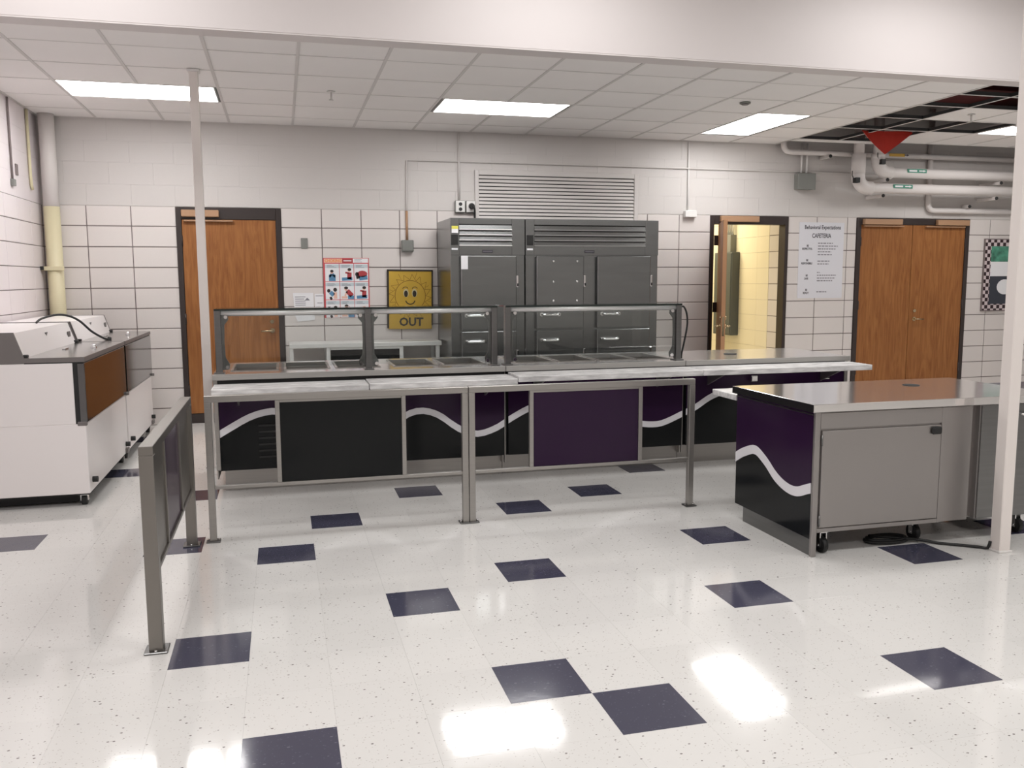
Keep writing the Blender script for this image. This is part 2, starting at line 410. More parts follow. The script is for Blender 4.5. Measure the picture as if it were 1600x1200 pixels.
# ------------------------------------------------------------------ walls
DOORS = ((-1.755, -.722), (4.257, 5.305), (6.277, 7.965))
DTOP = 2.245
wb = MB()
xs = [XL-.2] + [v for d in DOORS for v in d] + [XR+.2]
for k in range(0, len(xs), 2): wb.box(xs[k], xs[k+1], YB+.006, YB+.2, -.2, DTOP, 0, 0)
wb.box(XL-.2, XR+.2, YB+.006, YB+.2, DTOP, 4.6, 0, 1)
wall_back = struct(wb.build('wall_back', ['mortar', 'paint']))
ZJ = [1.63+.2083*k for k in range(-8, 3)]; ZJ = [0.0] + [z for z in ZJ if z > .05] + [2.25]
XJ = [[XL, -2.60, -2.185, -1.757], [-.72+.0, -.30, .117, .533, .948, 1.364, 1.78, 2.195, 2.61, 3.026, 3.442, 3.85, 4.255],
      [5.307, 5.71, 6.143, 6.275], [7.967, 8.30, 8.715, 9.13, XR]]
cache = {}
def block(parent, x0, x1, z0, z1, gap, m, depth=.012, side='back', ypos=YB, xpos=XL, name='wall_block'):
    key = (round(x1-x0, 4), round(z1-z0, 4), gap, m, side)
    if key not in cache:
        a, c = (x1-x0)/2-gap/2, (z1-z0)/2-gap/2; bv = .003 if gap > .004 else .0004
        cache[key] = (MB().box(-a, a, 0, depth, -c, c, bv) if side == 'back' else (MB().box(-depth, 0, -a, a, -c, c, bv) if side == 'left' else MB().box(0, depth, -a, a, -c, c, bv))).mesh(name, m)
    loc = ((x0+x1)/2, ypos, (z0+z1)/2) if side == 'back' else (xpos, (x0+x1)/2, (z0+z1)/2)
    return piece(name, cache[key], loc, parent)
hid = MB()
for sec in XJ:
    for a, b in zip(sec, sec[1:]):
        for c, d in zip(ZJ, ZJ[1:]):
            hidden = (a > .9 and b < 3.1 and d < 2.1) or (a > -.6 and d < .7 and b < 6) or (b < -1.7 and d < .3) or (a > 7.9 and d < .3)
            if hidden: hid.box(a+.0045, b-.0045, YB, YB+.012, c+.0045, d-.0045)
            else: block(wall_back, a, b, c, d, .009, 'block')
hid.build('wall_block', 'block', wall_back, kind='stuff')
ZU = [2.25, 2.46, 2.675, 2.885, 3.10]
for r_, (c, d) in enumerate(zip(ZU, ZU[1:])):
    x = XL-(.2 if r_ % 2 else 0)
    while x < XR:
        a, b = max(x, XL), min(x+.4155, XR)
        if b-a > .03:
            block(wall_back, a, b, c, d, .0009, 'paint')
        x += .4155
MB().box(XL, XR, YB+.0005, YB+.012, ZC, 4.5).build('wall_plaster', 'paint', wall_back, kind='stuff')

wall_left = struct(MB().box(XL-.2, XL-.006, -7.2, YB+.2, -.2, 4.6).build('wall_left', 'mortar'))
yj = [YB-.4155*k for k in range(0, 9)]
for b, a in zip(yj, yj[1:]):
    for c, d in zip(ZJ, ZJ[1:]):
        if c > .9 and b > 4.6: block(wall_left, a, b, c, d, .007, 'block_pale', side='left')
for r_, (c, d) in enumerate(zip(ZU, ZU[1:])):
    for b, a in zip(yj, yj[1:]):
        sh = .2 if r_ % 2 else 0
        if b > 4.6: block(wall_left, a-sh, min(b-sh+(0 if b < YB-.01 else sh), YB), c, d, .0010, 'block_pale', side='left')
hid = MB().box(XL-.012, XL, -7, yj[6], 0, 4.5).box(XL-.012, XL, yj[6], YB, 0, .79).box(XL-.012, XL, 3.3, YB, 3.1, 4.5)
hid.build('wall_block', 'block_pale', wall_left, kind='stuff')
struct(MB().box(XR, XR+.2, -7.2, YB+.2, -.2, 4.6).build('wall_right', 'paint_room'))
struct(MB().box(XL-.2, XR+.2, -7.2, -7.0, -.2, 4.6).build('wall_rear', 'paint_room'))
# the deep white beam over the opening, with its lower trim
bulk = struct(MB().box(XL, XR, 3.215, 3.36, ZC-.012, 4.5, .004).build('wall_bulkhead', 'paint_front'))
box('trim', 'paint_front', bulk, XL, XR, 3.213, 3.375, ZC-.02, ZC-.012)
struct(MB().box(XL-.2, XR+.2, -7.2, 3.215, 3.9, 4.0).build('ceiling_front', 'paint_room'))

# ------------------------------------------------------------------ suspended ceiling
XT = [XL] + [.0605+.6285*k for k in range(-4, 9)]          # last = 5.09, edge of the opened part
YT = [3.375, 3.83, 4.455, 5.08, 5.71, 6.335, YB]
ceiling = struct(MB().box(XL-.2, 5.09, 3.3, YB+.2, 3.16, 3.2).build('ceiling', 'dark'))
LIGHTS = [(-2.435, -1.235, 5.08, 5.69), (.735, 1.905, 5.08, 5.70), (3.835, 4.405, 5.04, 6.25), (6.88, 8.08, 5.08, 5.55)]
def in_light(xa, xb, ya, yb):
    cx, cy = (xa+xb)/2, (ya+yb)/2
    return any(l[0] < cx < l[1] and l[2] < cy < l[3] for l in LIGHTS)
tcache = {}
def ctile(xa, xb, ya, yb):
    k = (round(xb-xa, 3), round(yb-ya, 3))
    if k not in tcache:
        a, b = (xb-xa)/2-.004, (yb-ya)/2-.004
        tcache[k] = MB().box(-a, a, -b, b, 0, .016, .003).mesh('ceiling_tile', 'tile')
    piece('ceiling_tile', tcache[k], ((xa+xb)/2, (ya+yb)/2, ZC+.003+random.uniform(-.0015, .0015)), ceiling)
for xa, xb in zip(XT, XT[1:]):
    for ya, yb in zip(YT, YT[1:]):
        if not in_light(xa, xb, ya, yb): ctile(xa, xb, ya, yb)
def spans(a, b, cuts):
    out = [(a, b)]
    for c, d in cuts:
        out = [p for q in out for p in ((q[0], min(q[1], c)), (max(q[0], d), q[1])) if p[1]-p[0] > .02]
    return out
for x in XT[1:]:
    for a, b in spans(YT[0], YB, [(l[2]-.012, l[3]+.012) for l in LIGHTS if l[0] < x < l[1]]):
        box('ceiling_tee', 'tee', ceiling, x-.012, x+.012, a, b, ZC-.002, ZC+.035)
for y in YT[1:-1]:
    for a, b in spans(XL, 5.09, [(l[0]-.012, l[1]+.012) for l in LIGHTS if l[2] < y < l[3]]):
        box('ceiling_tee', 'tee', ceiling, a, b, y-.007, y+.007, ZC+.0005, ZC+.03)
box('ceiling_angle', 'tee', ceiling, XL, 5.09, YB-.02, YB, ZC-.001, ZC+.003)
box('ceiling_angle', 'tee', ceiling, XL, XL+.02, YT[0], YB, ZC-.001, ZC+.003)
# opened part of the ceiling on the right
XO = [5.09, 5.65, 6.25, 6.85, 7.45, 8.05, 8.65, 9.25, XR]
for x in XO[1:-1]: MB().box(x-.011, x+.011, 3.375, 6.36, ZC-.001, ZC+.002, 0, 0).box(x-.002, x+.002, 3.375, 6.36, ZC+.002, ZC+.035, 0, 1).build('ceiling_tee', ['white_metal', 'tee_web'], ceiling)
YO = [3.83, 4.33, 4.95, 5.58, 6.345]
for y in YO: MB().box(5.09, XR, y-.011, y+.011, ZC, ZC+.003, 0, 0).box(5.09, XR, y-.002, y+.002, ZC+.003, ZC+.038, 0, 1).build('ceiling_tee', ['white_metal', 'tee_web'], ceiling)
box('ceiling_edge', 'tile', ceiling, 5.09, 6.4, 6.36, 6.50, ZC-.002, ZC+.03)
for (xa, xb, ya, yb) in ((5.65, 6.25, 4.33, 4.95), (6.25, 6.85, 4.33, 4.95), (6.85, 7.45, 4.33, 4.95), (7.45, 8.05, 4.33, 4.95),
                         (6.28, 6.85, 5.58, 6.345), (6.85, 7.45, 5.58, 6.345), (7.45, 8.05, 5.58, 6.345), (8.05, 8.65, 5.58, 6.345), (8.65, 9.25, 5.58, 6.345),
                         (8.05, 8.65, 4.95, 5.58), (6.25, 6.85, 3.375, 3.83), (6.85, 7.45, 3.83, 4.33), (7.45, 8.05, 3.83, 4.33)):
    ctile(xa, xb, ya, yb)
deck = struct(MB().box(5.05, XR+.1, 3.3, YB+.1, 4.2, 4.3).box(5.02, 5.06, 3.36, YB, ZC+.03, 4.2).box(5.06, XR, 3.36, 3.40, ZC+.03, 4.2)
              .build('ceiling_deck', 'plenum'))
for y in (3.75, 4.45, 5.2, 5.95, 6.6):
    MB().box(5.07, XR, y-.05, y+.05, 3.86, 4.2).box(5.07, XR, y-.09, y+.09, 3.84, 3.87).build('joist', 'red_dark', deck)
MB().cyl((5.07, 4.9, 3.55), (XR, 5.6, 3.55), .11, 12).build('duct', 'plenum', deck)
MB().box(5.5, 7.6, 4.9, 5.75, 3.42, 3.46).build('red_insulation', 'red_dark', deck)
MB().box(5.35, 6.6, 3.75, 4.25, 3.5, 3.54).build('red_insulation', 'red_dark', deck)
# troffers
LL = ['long lit troffer flush in the ceiling crossed by the thin white pole', 'long lit troffer above the tall steel refrigerators', 'lit troffer turned lengthwise, in the ceiling left of the missing tiles',
      'lit troffer beyond the missing ceiling tiles, partly behind the thick column']
for (xa, xb, ya, yb), lab in zip(LIGHTS, LL):
    t = thing('ceiling_light', lab, 'ceiling light', ((xa+xb)/2, (ya+yb)/2, ZC), 'ceiling troffers')
    f = MB()
    f.box(xa-.012, xa, ya-.012, yb+.012, ZC-.003, ZC+.05).box(xb, xb+.012, ya-.012, yb+.012, ZC-.003, ZC+.05)
    f.box(xa, xb, ya-.012, ya, ZC-.003, ZC+.05).box(xa, xb, yb, yb+.012, ZC-.003, ZC+.05).box(xa-.012, xb+.012, ya-.012, yb+.012, ZC+.05, ZC+.054)
    f.build('light_frame', 'white_metal', t)
    MB().box(xa, xb, ya, yb, ZC, ZC+.006).build('lens', 'troffer_lens', t)
# sprinklers, detector
for (x, y, lab) in ((-.27, 5.0, 'small white sprinkler head hanging from the ceiling between the two long troffers'), (5.93, 4.60, 'small white sprinkler head below the opened ceiling grid')):
    t = thing('sprinkler', lab, 'sprinkler', (x, y, ZC), 'ceiling sprinklers')
    MB().cyl((x, y, ZC-.001), (x, y, ZC-.008), .035, 14).build('escutcheon', 'white_metal', t)
    MB().cyl((x, y, ZC-.008), (x, y, ZC-.07), .009, 8).cyl((x, y, ZC-.07), (x, y, ZC-.075), .02, 12).build('head', 'tee', t)
p = (3.44, 4.60)
t = thing('detector', 'small dark round detector on the ceiling left of the lengthwise troffer', 'detector', (p[0], p[1], ZC))
MB().cyl((p[0], p[1], ZC+.002), (p[0], p[1], ZC-.012), .05, 16).build('base', 'grey_box', t)
MB().cyl((p[0], p[1], ZC-.012), (p[0], p[1], ZC-.022), .038, 16, .03).build('cap', 'cooler_grey', t)

# ------------------------------------------------------------------ columns
def column(x, y, s, z1, lab):
    t = thing('support_column', lab, 'column', (x, y, 0))
    MB().box(x-s/2, x+s/2, y-s/2, y+s/2, 0.004, z1, .004).build('shaft', 'pole', t)
    MB().box(x-s/2-.008, x+s/2+.008, y-s/2-.008, y+s/2+.008, 0.0, .012, .002).build('base_trim', 'white_metal', t)
    MB().box(x-s/2-.012, x+s/2+.012, y-s/2-.012, y+s/2+.012, z1-.02, z1-.001, .002).build('top_trim', 'white_metal', t)
column(-1.333, 4.46, .066, ZC, 'thin white square pole standing behind the left end of the serving counter')
column(3.046, .985, .072, 3.9, 'white square column at the right edge in front of the steel cart')

# ------------------------------------------------------------------ doors
def lever(parent, x, y, z, sgn, m='brass'):
    l = MB().cyl((x, y, z), (x, y-.012, z), .026, 14).cyl((x, y-.012, z), (x, y-.05, z), .011, 10)
    l.tube([(x, y-.05, z), (x+sgn*.03, y-.056, z), (x+sgn*.115, y-.052, z-.004)], .0095, 8)
    l.build('lever', m, parent)
def lock(parent, x, y, z, m='brass'):
    MB().cyl((x, y, z), (x, y-.014, z), .021, 12).build('deadlock', m, parent)
def hinges(parent, x, y, zs):
    for z in zs: MB().cyl((x, y, z-.055), (x, y, z+.055), .009, 8).build('hinge', 'frame', parent)
def door_frame(t, x0, x1, jw, head, y0=YB-.014, y1=YB+.13):
    MB().box(x0, x0+jw, y0, y1, 0, DTOP, .003).box(x1-jw, x1, y0, y1, 0, DTOP, .003).box(x0+jw, x1-jw, y0, y1, head, DTOP, .003).build('door_frame', 'frame', t)
d = thing('door_1', 'closed brown wooden door in a dark frame behind the thin white pole', 'door', (-1.24, YB, 0), kind='structure')
door_frame(d, -1.757, -.721, .05, 2.125)
leaf = box('door_leaf', 'wood', d, -1.704, -.774, YB-.004, YB+.04, .105, 2.121, .002)
lever(leaf, -.845, YB-.004, .965, -1); lock(leaf, -.845, YB-.004, 1.06)
hinges(leaf, -1.708, YB-.008, (.35, 1.1, 1.9))
box('threshold', 'frame', d, -1.707, -.771, YB+.002, YB+.06, 0, .1)
box('door_closer', 'tan', d, -1.70, -1.335, YB-.075, YB-.014, 2.145, 2.215, .006)
MB().box(-1.68, -1.20, YB-.05, YB-.018, 2.098, 2.115, .003).build('closer_arm', 'tan', d)

d = thing('door_3', 'pair of closed brown wooden doors in a dark frame below the white pipes', 'door', (7.12, YB, 0), kind='structure')
door_frame(d, 6.276, 7.966, .06, 2.165)
for (a, b, nm) in ((6.34, 7.098, 'l'), (7.104, 7.903, 'r')):
    leaf = box('door_leaf', 'wood', d, a, b, YB-.004, YB+.04, .01, 2.16, .002)
    hinges(leaf, a-.003 if nm == 'l' else b+.003, YB-.008, (.32, 1.15, 1.95))
    if nm == 'r': lever(leaf, 7.18, YB-.004, .965, 1); lock(leaf, 7.18, YB-.004, 1.07)
box('door_closer', 'tan', d, 6.345, 6.90, YB-.07, YB-.014, 2.160, 2.230, .005)
box('door_closer', 'tan', d, 7.43, 7.915, YB-.07, YB-.014, 2.160, 2.230, .005)
box('closer_arm', 'tan', d, 6.36, 6.94, YB-.05, YB-.02, 2.135, 2.15, .003)
box('closer_arm', 'tan', d, 7.27, 7.87, YB-.05, YB-.02, 2.135, 2.15, .003)

d = thing('door_2', 'open brown door seen edge-on in a dark frame, corridor lit yellow beyond', 'door', (4.78, YB, 0), kind='structure')
door_frame(d, 4.257, 5.305, .045, 2.145)
box('door_closer', 'tan', d, 4.37, 4.88, YB-.06, YB-.014, 2.17, 2.24, .005)
hx, hy = 4.372, YB-.03
ang = math.atan2(-.91, -.414)                       # leaf swung out into the room, almost along the line of sight
lb = MB().box(hx, hx+.9, hy-.0225, hy+.0225, .012, 2.14, .002).rot(ang, hx, hy); leaf = lb.build('door_leaf', 'wood', d)
MB().box(hx+.9, hx+.9015, hy-.021, hy+.021, .014, 2.138).rot(ang, hx, hy).build('door_edge', 'wood_edge', leaf)
for s_ in (1, -1):
    l = MB().cyl((hx+.84, hy+s_*.0225, .965), (hx+.84, hy+s_*.035, .965), .026, 14).cyl((hx+.84, hy+s_*.03, .965), (hx+.84, hy+s_*.075, .965), .011, 10)
    l.tube([(hx+.84, hy+s_*.075, .965), (hx+.80, hy+s_*.08, .965), (hx+.73, hy+s_*.075, .96)], .0095, 8)
    l.rot(ang, hx, hy).build('lever', 'brass', leaf)
    MB().cyl((hx+.84, hy+s_*.0225, 1.06), (hx+.84, hy+s_*.036, 1.06), .021, 12).rot(ang, hx, hy).build('deadlock', 'brass', leaf)
MB().box(hx+.9015, hx+.9035, hy-.012, hy+.012, .86, 1.07).rot(ang, hx, hy).build('latch_plate', 'brass', leaf)
for z in (.35, 1.15, 1.95):
    MB().box(4.30, 4.37, YB-.03, YB-.018, z-.06, z+.06).build('hinge', 'frame', leaf)

# corridor behind the open door
cor = struct(MB().box(5.456, 5.65, YB+.2, YB+5.2, -.2, 3.2).build('wall_corridor', 'mortar'))
yy = [YB+.2, 7.46, 7.75, 8.165, 8.58, 9.0, 9.41, 9.83, 10.24]
for a, b in zip(yy, yy[1:]):
    for c, dd in zip(ZJ, ZJ[1:]):
        if b < 7.5: block(cor, a, b, c, dd, .009, 'block', side='right', xpos=5.45)
        elif a < 9.4 and c > .5: block(cor, a, b, c, dd, .002, 'yellow_block', side='right', xpos=5.45)
MB().box(5.45, 5.46, 7.46, 12, 2.252, 3.2).box(5.45, 5.46, 9.41, 12, 0, 2.25).box(5.45, 5.46, 7.46, 9.41, 0, .5875).build('wall_block', 'yellow_block', cor, kind='stuff')
struct(MB().box(3.0, 5.6, 12, 12.2, -.2, 3.2).box(2.8, 3.0, YB+.2, 12.2, -.2, 3.2).build('wall_corridor_end', 'yellow_block'))
struct(MB().box(2.8, 5.6, YB+.2, 12.2, 3.0, 3.2).build('ceiling_corridor', 'tile'))
t = thing('electrical_panel', 'tall grey electrical panel on the yellow corridor wall behind the open door', 'electrical panel', (5.45, 8.5, 1.27))
MB().box(5.33, 5.45, 8.21, 8.72, .70, 1.86, .006).build('panel_box', 'panel_grey', t)
MB().box(5.322, 5.33, 8.23, 8.70, .72, 1.84, .003).build('panel_door', 'panel_grey', t)
MB().box(5.312, 5.322, 8.40, 8.43, 1.68, 1.72).build('latch', 'rubber', t)
MB().box(5.36, 5.45, 8.32, 8.50, 1.86, 2.10, .004).build('wire_box', 'grey_box', t)
for y in (8.34, 8.40, 8.46): MB().cyl((5.40, y, 2.10), (5.40, y, 3.0), .016, 8).build('conduit', 'chrome', t)

# ------------------------------------------------------------------ things fixed to the back wall
YW = YB-.001
t = thing('wall_louver', 'painted metal louvre vent on the wall above the tall refrigerators', 'vent', (2.34, YW, 2.42))
MB().box(1.37, 1.415, YW-.03, YW, 2.14, 2.70, .004).box(3.262, 3.31, YW-.03, YW, 2.14, 2.70, .004).box(1.415, 3.262, YW-.03, YW, 2.645, 2.70, .004).box(1.415, 3.262, YW-.03, YW, 2.14, 2.165, .004).build('louver_frame', 'paint', t)
MB().box(1.415, 3.262, YW-.004, YW, 2.165, 2.645).build('louver_back', 'dark', t)
for k in range(12):
    z = 2.17+.0398*k
    MB().prism([(YW-.027, z), (YW-.023, z-.003), (YW-.008, z+.025), (YW-.012, z+.029)], 'x', 1.415, 3.262).build('slat', 'paint', t)

def conduit(pts, r, name, lab, m='paint'):
    b = MB()
    b.tube(pts, r, 8); o = b.build(name, m, None, org=tuple(pts[0])); return tag(o, lab, 'conduit')
conduit([(.61, YW-.012, 2.242), (.612, YW-.012, 2.35), (.62, YW-.012, 2.775), (.635, YW-.012, 2.782), (.66, YW-.012, 2.783), (2.0, YW-.012, 2.783), (3.8, YW-.012, 2.783), (5.30, YW-.012, 2.783), (7.2, YW-.012, 2.79)], .0105,
        'wall_conduit', 'thin painted conduit running level above the louvre and down to a switch box')
t = thing('switch_box', 'small grey metal switch box on the block wall above the yellow sign', 'switch box', (.61, YW, 1.86))
MB().box(.545, .675, YW-.06, YW, 1.80, 1.925, .006).build('box_body', 'grey_box', t)
MB().box(.555, .665, YW-.066, YW-.06, 1.81, 1.915, .003).build('cover', 'grey_box', t)
MB().cyl((.61, YW-.012, 1.925), (.61, YW-.012, 2.24), .0135, 8).build('conduit_stub', 'tan', t)
o = MB().box(-.52, -.452, YW-.012, YW, 1.83, 1.94, .003).cyl((-.486, YW-.012, 1.92), (-.486, YW-.014, 1.92), .006, 8).cyl((-.486, YW-.012, 1.85), (-.486, YW-.014, 1.85), .006, 8).build('wall_plate', 'grey_box', None, org=(-.486, YW, 1.885)); tag(o, 'small blank grey cover plate on the wall right of the closed left door', 'wall plate')
# outlets over the refrigerator
t = thing('outlet_box', 'pair of white outlets with a black plug above the single refrigerator', 'outlet', (1.255, YW, 2.29))
MB().box(1.142, 1.256, YW-.05, YW, 2.228, 2.36, .008).box(1.262, 1.37, YW-.05, YW, 2.228, 2.36, .008).build('box_body', 'grey_box', t)
MB().box(1.148, 1.25, YW-.056, YW-.05, 2.233, 2.355, .004).box(1.268, 1.364, YW-.056, YW-.05, 2.233, 2.355, .004).build('cover', 'socket', t)
for (x, z) in ((1.20, 2.32), (1.20, 2.265)): MB().cyl((x, YW-.056, z), (x, YW-.059, z), .02, 12).build('socket', 'rubber', t)
MB().cyl((1.325, YW-.056, 2.30), (1.325, YW-.11, 2.295), .035, 14, .026).build('plug', 'rubber', t)
MB().tube(crom([(1.325, YW-.11, 2.295), (1.345, YW-.11, 2.27), (1.355, YW-.08, 2.20), (1.355, YW-.06, 2.10)], 4), .011, 8).build('plug_cord', 'rubber', t)
conduit([(1.195, YW-.012, 2.36), (1.195, YW-.012, 2.7), (1.195, YW-.012, 3.09)], .013, 'wall_conduit', 'painted vertical conduit from the ceiling down to the outlets above the refrigerator', 'paint')
conduit([(3.95, YW-.010, 2.29), (3.95, YW-.010, 2.7), (3.95, YW-.010, 3.09)], .010, 'wall_conduit', 'white vertical conduit from the ceiling down to the wall box left of the open door', 'white_metal')
t = thing('wall_box', 'white wall box under a conduit between the refrigerators and the open door', 'junction box', (3.97, YW, 2.25))
MB().box(3.90, 4.045, YW-.06, YW, 2.215, 2.295, .006).build('box_body', 'socket', t)
MB().box(3.90, 4.045, YW-.064, YW-.06, 2.219, 2.291, .002).build('cover', 'socket', t)
t = thing('junction_box', 'grey junction box on the wall under two conduits left of the white pipes', 'junction box', (5.48, YW, 2.66))
MB().box(5.365, 5.60, YW-.09, YW, 2.57, 2.755, .004).build('box_body', 'grey_box', t)
MB().box(5.36, 5.605, YW-.095, YW-.09, 2.565, 2.76, .003).build('cover', 'grey_box', t)
for x in (5.43, 5.505): MB().cyl((x, YW-.045, 2.755), (x, YW-.045, 3.12), .013, 8).build('conduit', 'white_metal', t)

# left wall conduits and plate
conduit([(XL+.012, 5.83, 2.38), (XL+.012, 5.83, 2.8), (XL+.012, 5.83, 3.09)], .009, 'wall_conduit', 'thin vertical conduit on the left wall nearest the camera', 'mortar')
conduit([(XL+.016, 6.45, 2.36), (XL+.016, 6.42, 2.40), (XL+.016, 6.41, 2.5), (XL+.016, 6.41, 3.09)], .014, 'wall_conduit', 'vertical conduit on the left wall next to the corner pipe', 'pipe_cream')
o = MB().box(XL, XL+.03, 5.80, 5.87, 2.33, 2.39, .004).build('conduit_box', 'grey_box', None, org=(XL, 5.835, 2.36)); tag(o, 'tiny grey box at the foot of the thin conduit on the left wall', 'junction box')
o = MB().box(XL, XL+.012, 5.97, 6.03, 2.44, 2.54, .003).build('wall_plate', 'mortar', None, org=(XL, 6.0, 2.49)); tag(o, 'narrow dark plate between the two conduits on the left wall', 'wall plate')
# corner pipe
t = thing('corner_pipe', 'thick vertical pipe in the left corner, cream below and white above', 'pipe', (-2.885, 6.69, 0))
MB().cyl((-2.885, 6.69, 2.22), (-2.885, 6.69, ZC+.01), .071, 18).build('upper_pipe', 'pipe', t, label='white upper length of pipe')
MB().cyl((-2.885, 6.69, 0), (-2.885, 6.69, 2.22), .073, 18).build('lower_pipe', 'pipe_cream', t, label='cream lower length of pipe')
MB().box(-2.995, -2.79, 6.605, 6.62, 1.60, 1.64, .003).box(-2.995, -2.97, 6.605, 6.70, 1.60, 1.64).build('pipe_clamp', 'pipe_cream', t)
MB().box(-2.999, -2.97, 6.59, 6.605, 1.605, 1.64).build('clamp_bolt', 'rubber', t)

# ------------------------------------------------------------------ posters and signs
t = thing('behaviour_poster', 'white poster headed Behavioral Expectations between the open door and the double doors', 'poster', (5.78, YW, 1.7))
MB().box(5.462, 6.094, YW-.003, YW, 1.247, 2.18).build('sheet', 'poster', t)
yp = YW-.0035
lettering('Behavioral Expectations', .068, 5.79, yp, 2.118, 'ink', t, bold=.0012, sx=.78)
lettering('CAFETERIA', .075, 5.775, yp, 2.015, 'ink', t, bold=.0012, sx=.72)
for z, b_ in ((1.858, 'RESPECTFUL'), (1.68, 'RESPONSIBLE'), (1.492, 'SAFE'), (1.315, 'READY')):
    lettering('BE', .034, 5.585, yp, z+.034, 'ink', t, bold=.001, sx=.8); lettering(b_, .036, 5.58, yp, z-.004, 'ink', t, bold=.001, sx=.72)
pr_ = MB()
for z, wd in ((1.925, .21), (1.89, .28), (1.855, .25), (1.82, .19), (1.785, .2), (1.705, .17), (1.67, .16), (1.565, .04), (1.53, .27), (1.495, .25), (1.462, .22), (1.325, .15)):
    x = 5.73
    while x < 5.73+wd:
        ww = random.uniform(.02, .045); pr_.box(x, min(x+ww, 5.73+wd), yp-.0004, yp, z-.006, z+.006); x += ww+.009
pr_.build('print', 'ink_grey', t)

t = thing('first_aid_poster', 'red bordered choking first aid poster with a grid of nine pictures', 'poster', (-.05, YW, 1.41))
x0, x1, z0, z1 = -.296, .19, 1.09, 1.732
MB().box(x0, x1, YW-.003, YW, z0, z1).build('sheet', 'red_border', t)
hd = MB()
hd.box(x0+.01, x0+.20, yp-.0004, yp, z1-.052, z1-.008, 0, 0).box(x0+.20, x0+.315, yp-.0004, yp, z1-.052, z1-.008, 0, 1).box(x0+.315, x1-.008, yp-.0004, yp, z1-.052, z1-.005, 0, 2)
hd.build('print', ['peach', 'red', 'paper'], t)
lettering('CHOKING', .046, x0+.105, yp-.0008, z1-.031, 'orange', t, bold=.0015, sx=.82)
tx = MB().box(x0+.215, x0+.30, yp-.0006, yp, z1-.036, z1-.024, 0, 0)
for k in range(3): tx.box(x0+.33, x0+.33+.1*random.uniform(.6, 1), yp-.0006, yp, z1-.02-.012*k, z1-.016-.012*k, 0, 1)
tx.box(x0+.02, x0+.08, yp-.0006, yp, z0+.012, z0+.025, 0, 0).box(x0+.15, x0+.30, yp-.0006, yp, z0+.012, z0+.025, 0, 0)
tx.build('print', ['paper', 'ink_grey'], t)
cw, ch = (x1-x0-.03)/3, .188
def disc(b, cx, cz, rx, rz, m, y, n=12): b.prism([(cx+rx*math.cos(2*math.pi*i/n), cz+rz*math.sin(2*math.pi*i/n)) for i in range(n)], 'y', y-.0003, y, m)
def limb(b, xa, za, xb, zb, wd, m, y):
    dx, dz = xb-xa, zb-za; l = math.hypot(dx, dz) or 1; nx, nz = -dz/l*wd/2, dx/l*wd/2
    b.prism([(xa+nx, za+nz), (xb+nx, zb+nz), (xb-nx, zb-nz), (xa-nx, za-nz)], 'y', y-.0003, y, m)
kinds = ['stand', 'kneel', 'lie', 'pair', 'lean', 'sit', 'pair', 'lean', 'lie']
for r_ in range(3):
    for c_ in range(3):
        xa = x0+.018+c_*(cw+.002); zt = z1-.062-r_*(ch+.007); zb = zt-ch
        pn = MB(); y = yp
        pn.box(xa, xa+cw-.004, y-.0003, y, zb, zt, 0, 0)
        pn.box(xa, xa+cw-.004, y-.0005, y-.0003, zt-.045, zt-.01, 0, 1)
        for k in range(3): pn.box(xa+.02, xa+.02+random.uniform(.05, .1), y-.0007, y-.0005, zt-.02-.011*k, zt-.016-.011*k, 0, 2)
        q = y-.0008; X = lambda u: xa+u*(cw-.004); Z = lambda v: zb+v*ch
        kd = kinds[r_*3+c_]
        if kd == 'stand':
            limb(pn, X(.5), Z(.02), X(.5), Z(.38), .07, 4, q); limb(pn, X(.3), Z(.25), X(.45), Z(.42), .022, 4, q); limb(pn, X(.7), Z(.25), X(.52), Z(.44), .022, 4, q)
            disc(pn, X(.47), Z(.52), .016, .02, 6, q); disc(pn, X(.48), Z(.58), .018, .015, 3, q-.0003)
        elif kd in ('kneel', 'sit'):
            limb(pn, X(.68), Z(.12), X(.7), Z(.50), .045, 5, q); limb(pn, X(.66), Z(.46), X(.40), Z(.50), .018, 5, q); limb(pn, X(.15), Z(.12), X(.9), Z(.15), .035, 4, q)
            disc(pn, X(.68), Z(.62), .017, .02, 6, q); disc(pn, X(.70), Z(.67), .02, .016, 3, q-.0003)
        elif kd == 'lie':
            disc(pn, X(.58), Z(.42), .055, .035, 5, q); limb(pn, X(.35), Z(.16), X(.95), Z(.22), .045, 4, q); disc(pn, X(.2), Z(.40), .02, .024, 3, q); limb(pn, X(.15), Z(.2), X(.4), Z(.25), .03, 3, q)
        elif kd == 'pair':
            limb(pn, X(.35), Z(.25), X(.55), Z(.42), .05, 4, q); limb(pn, X(.7), Z(.05), X(.68), Z(.42), .035, 6, q); limb(pn, X(.3), Z(.04), X(.45), Z(.1), .03, 3, q)
            disc(pn, X(.22), Z(.5), .018, .02, 3, q); disc(pn, X(.68), Z(.56), .02, .022, 3, q)
        else:
            limb(pn, X(.5), Z(.5), X(.85), Z(.2), .05, 5, q); limb(pn, X(.55), Z(.12), X(1.), Z(.12), .04, 4, q); limb(pn, X(.5), Z(.48), X(.35), Z(.2), .018, 6, q)
            disc(pn, X(.42), Z(.6), .018, .022, 6, q); disc(pn, X(.43), Z(.66), .021, .016, 3, q-.0003); limb(pn, X(.1), Z(.12), X(.5), Z(.12), .025, 6, q)
        pn.build('picture', ['paper', 'pale_blue', 'ink_grey', 'hair', 'blue', 'red', 'peach'], t)

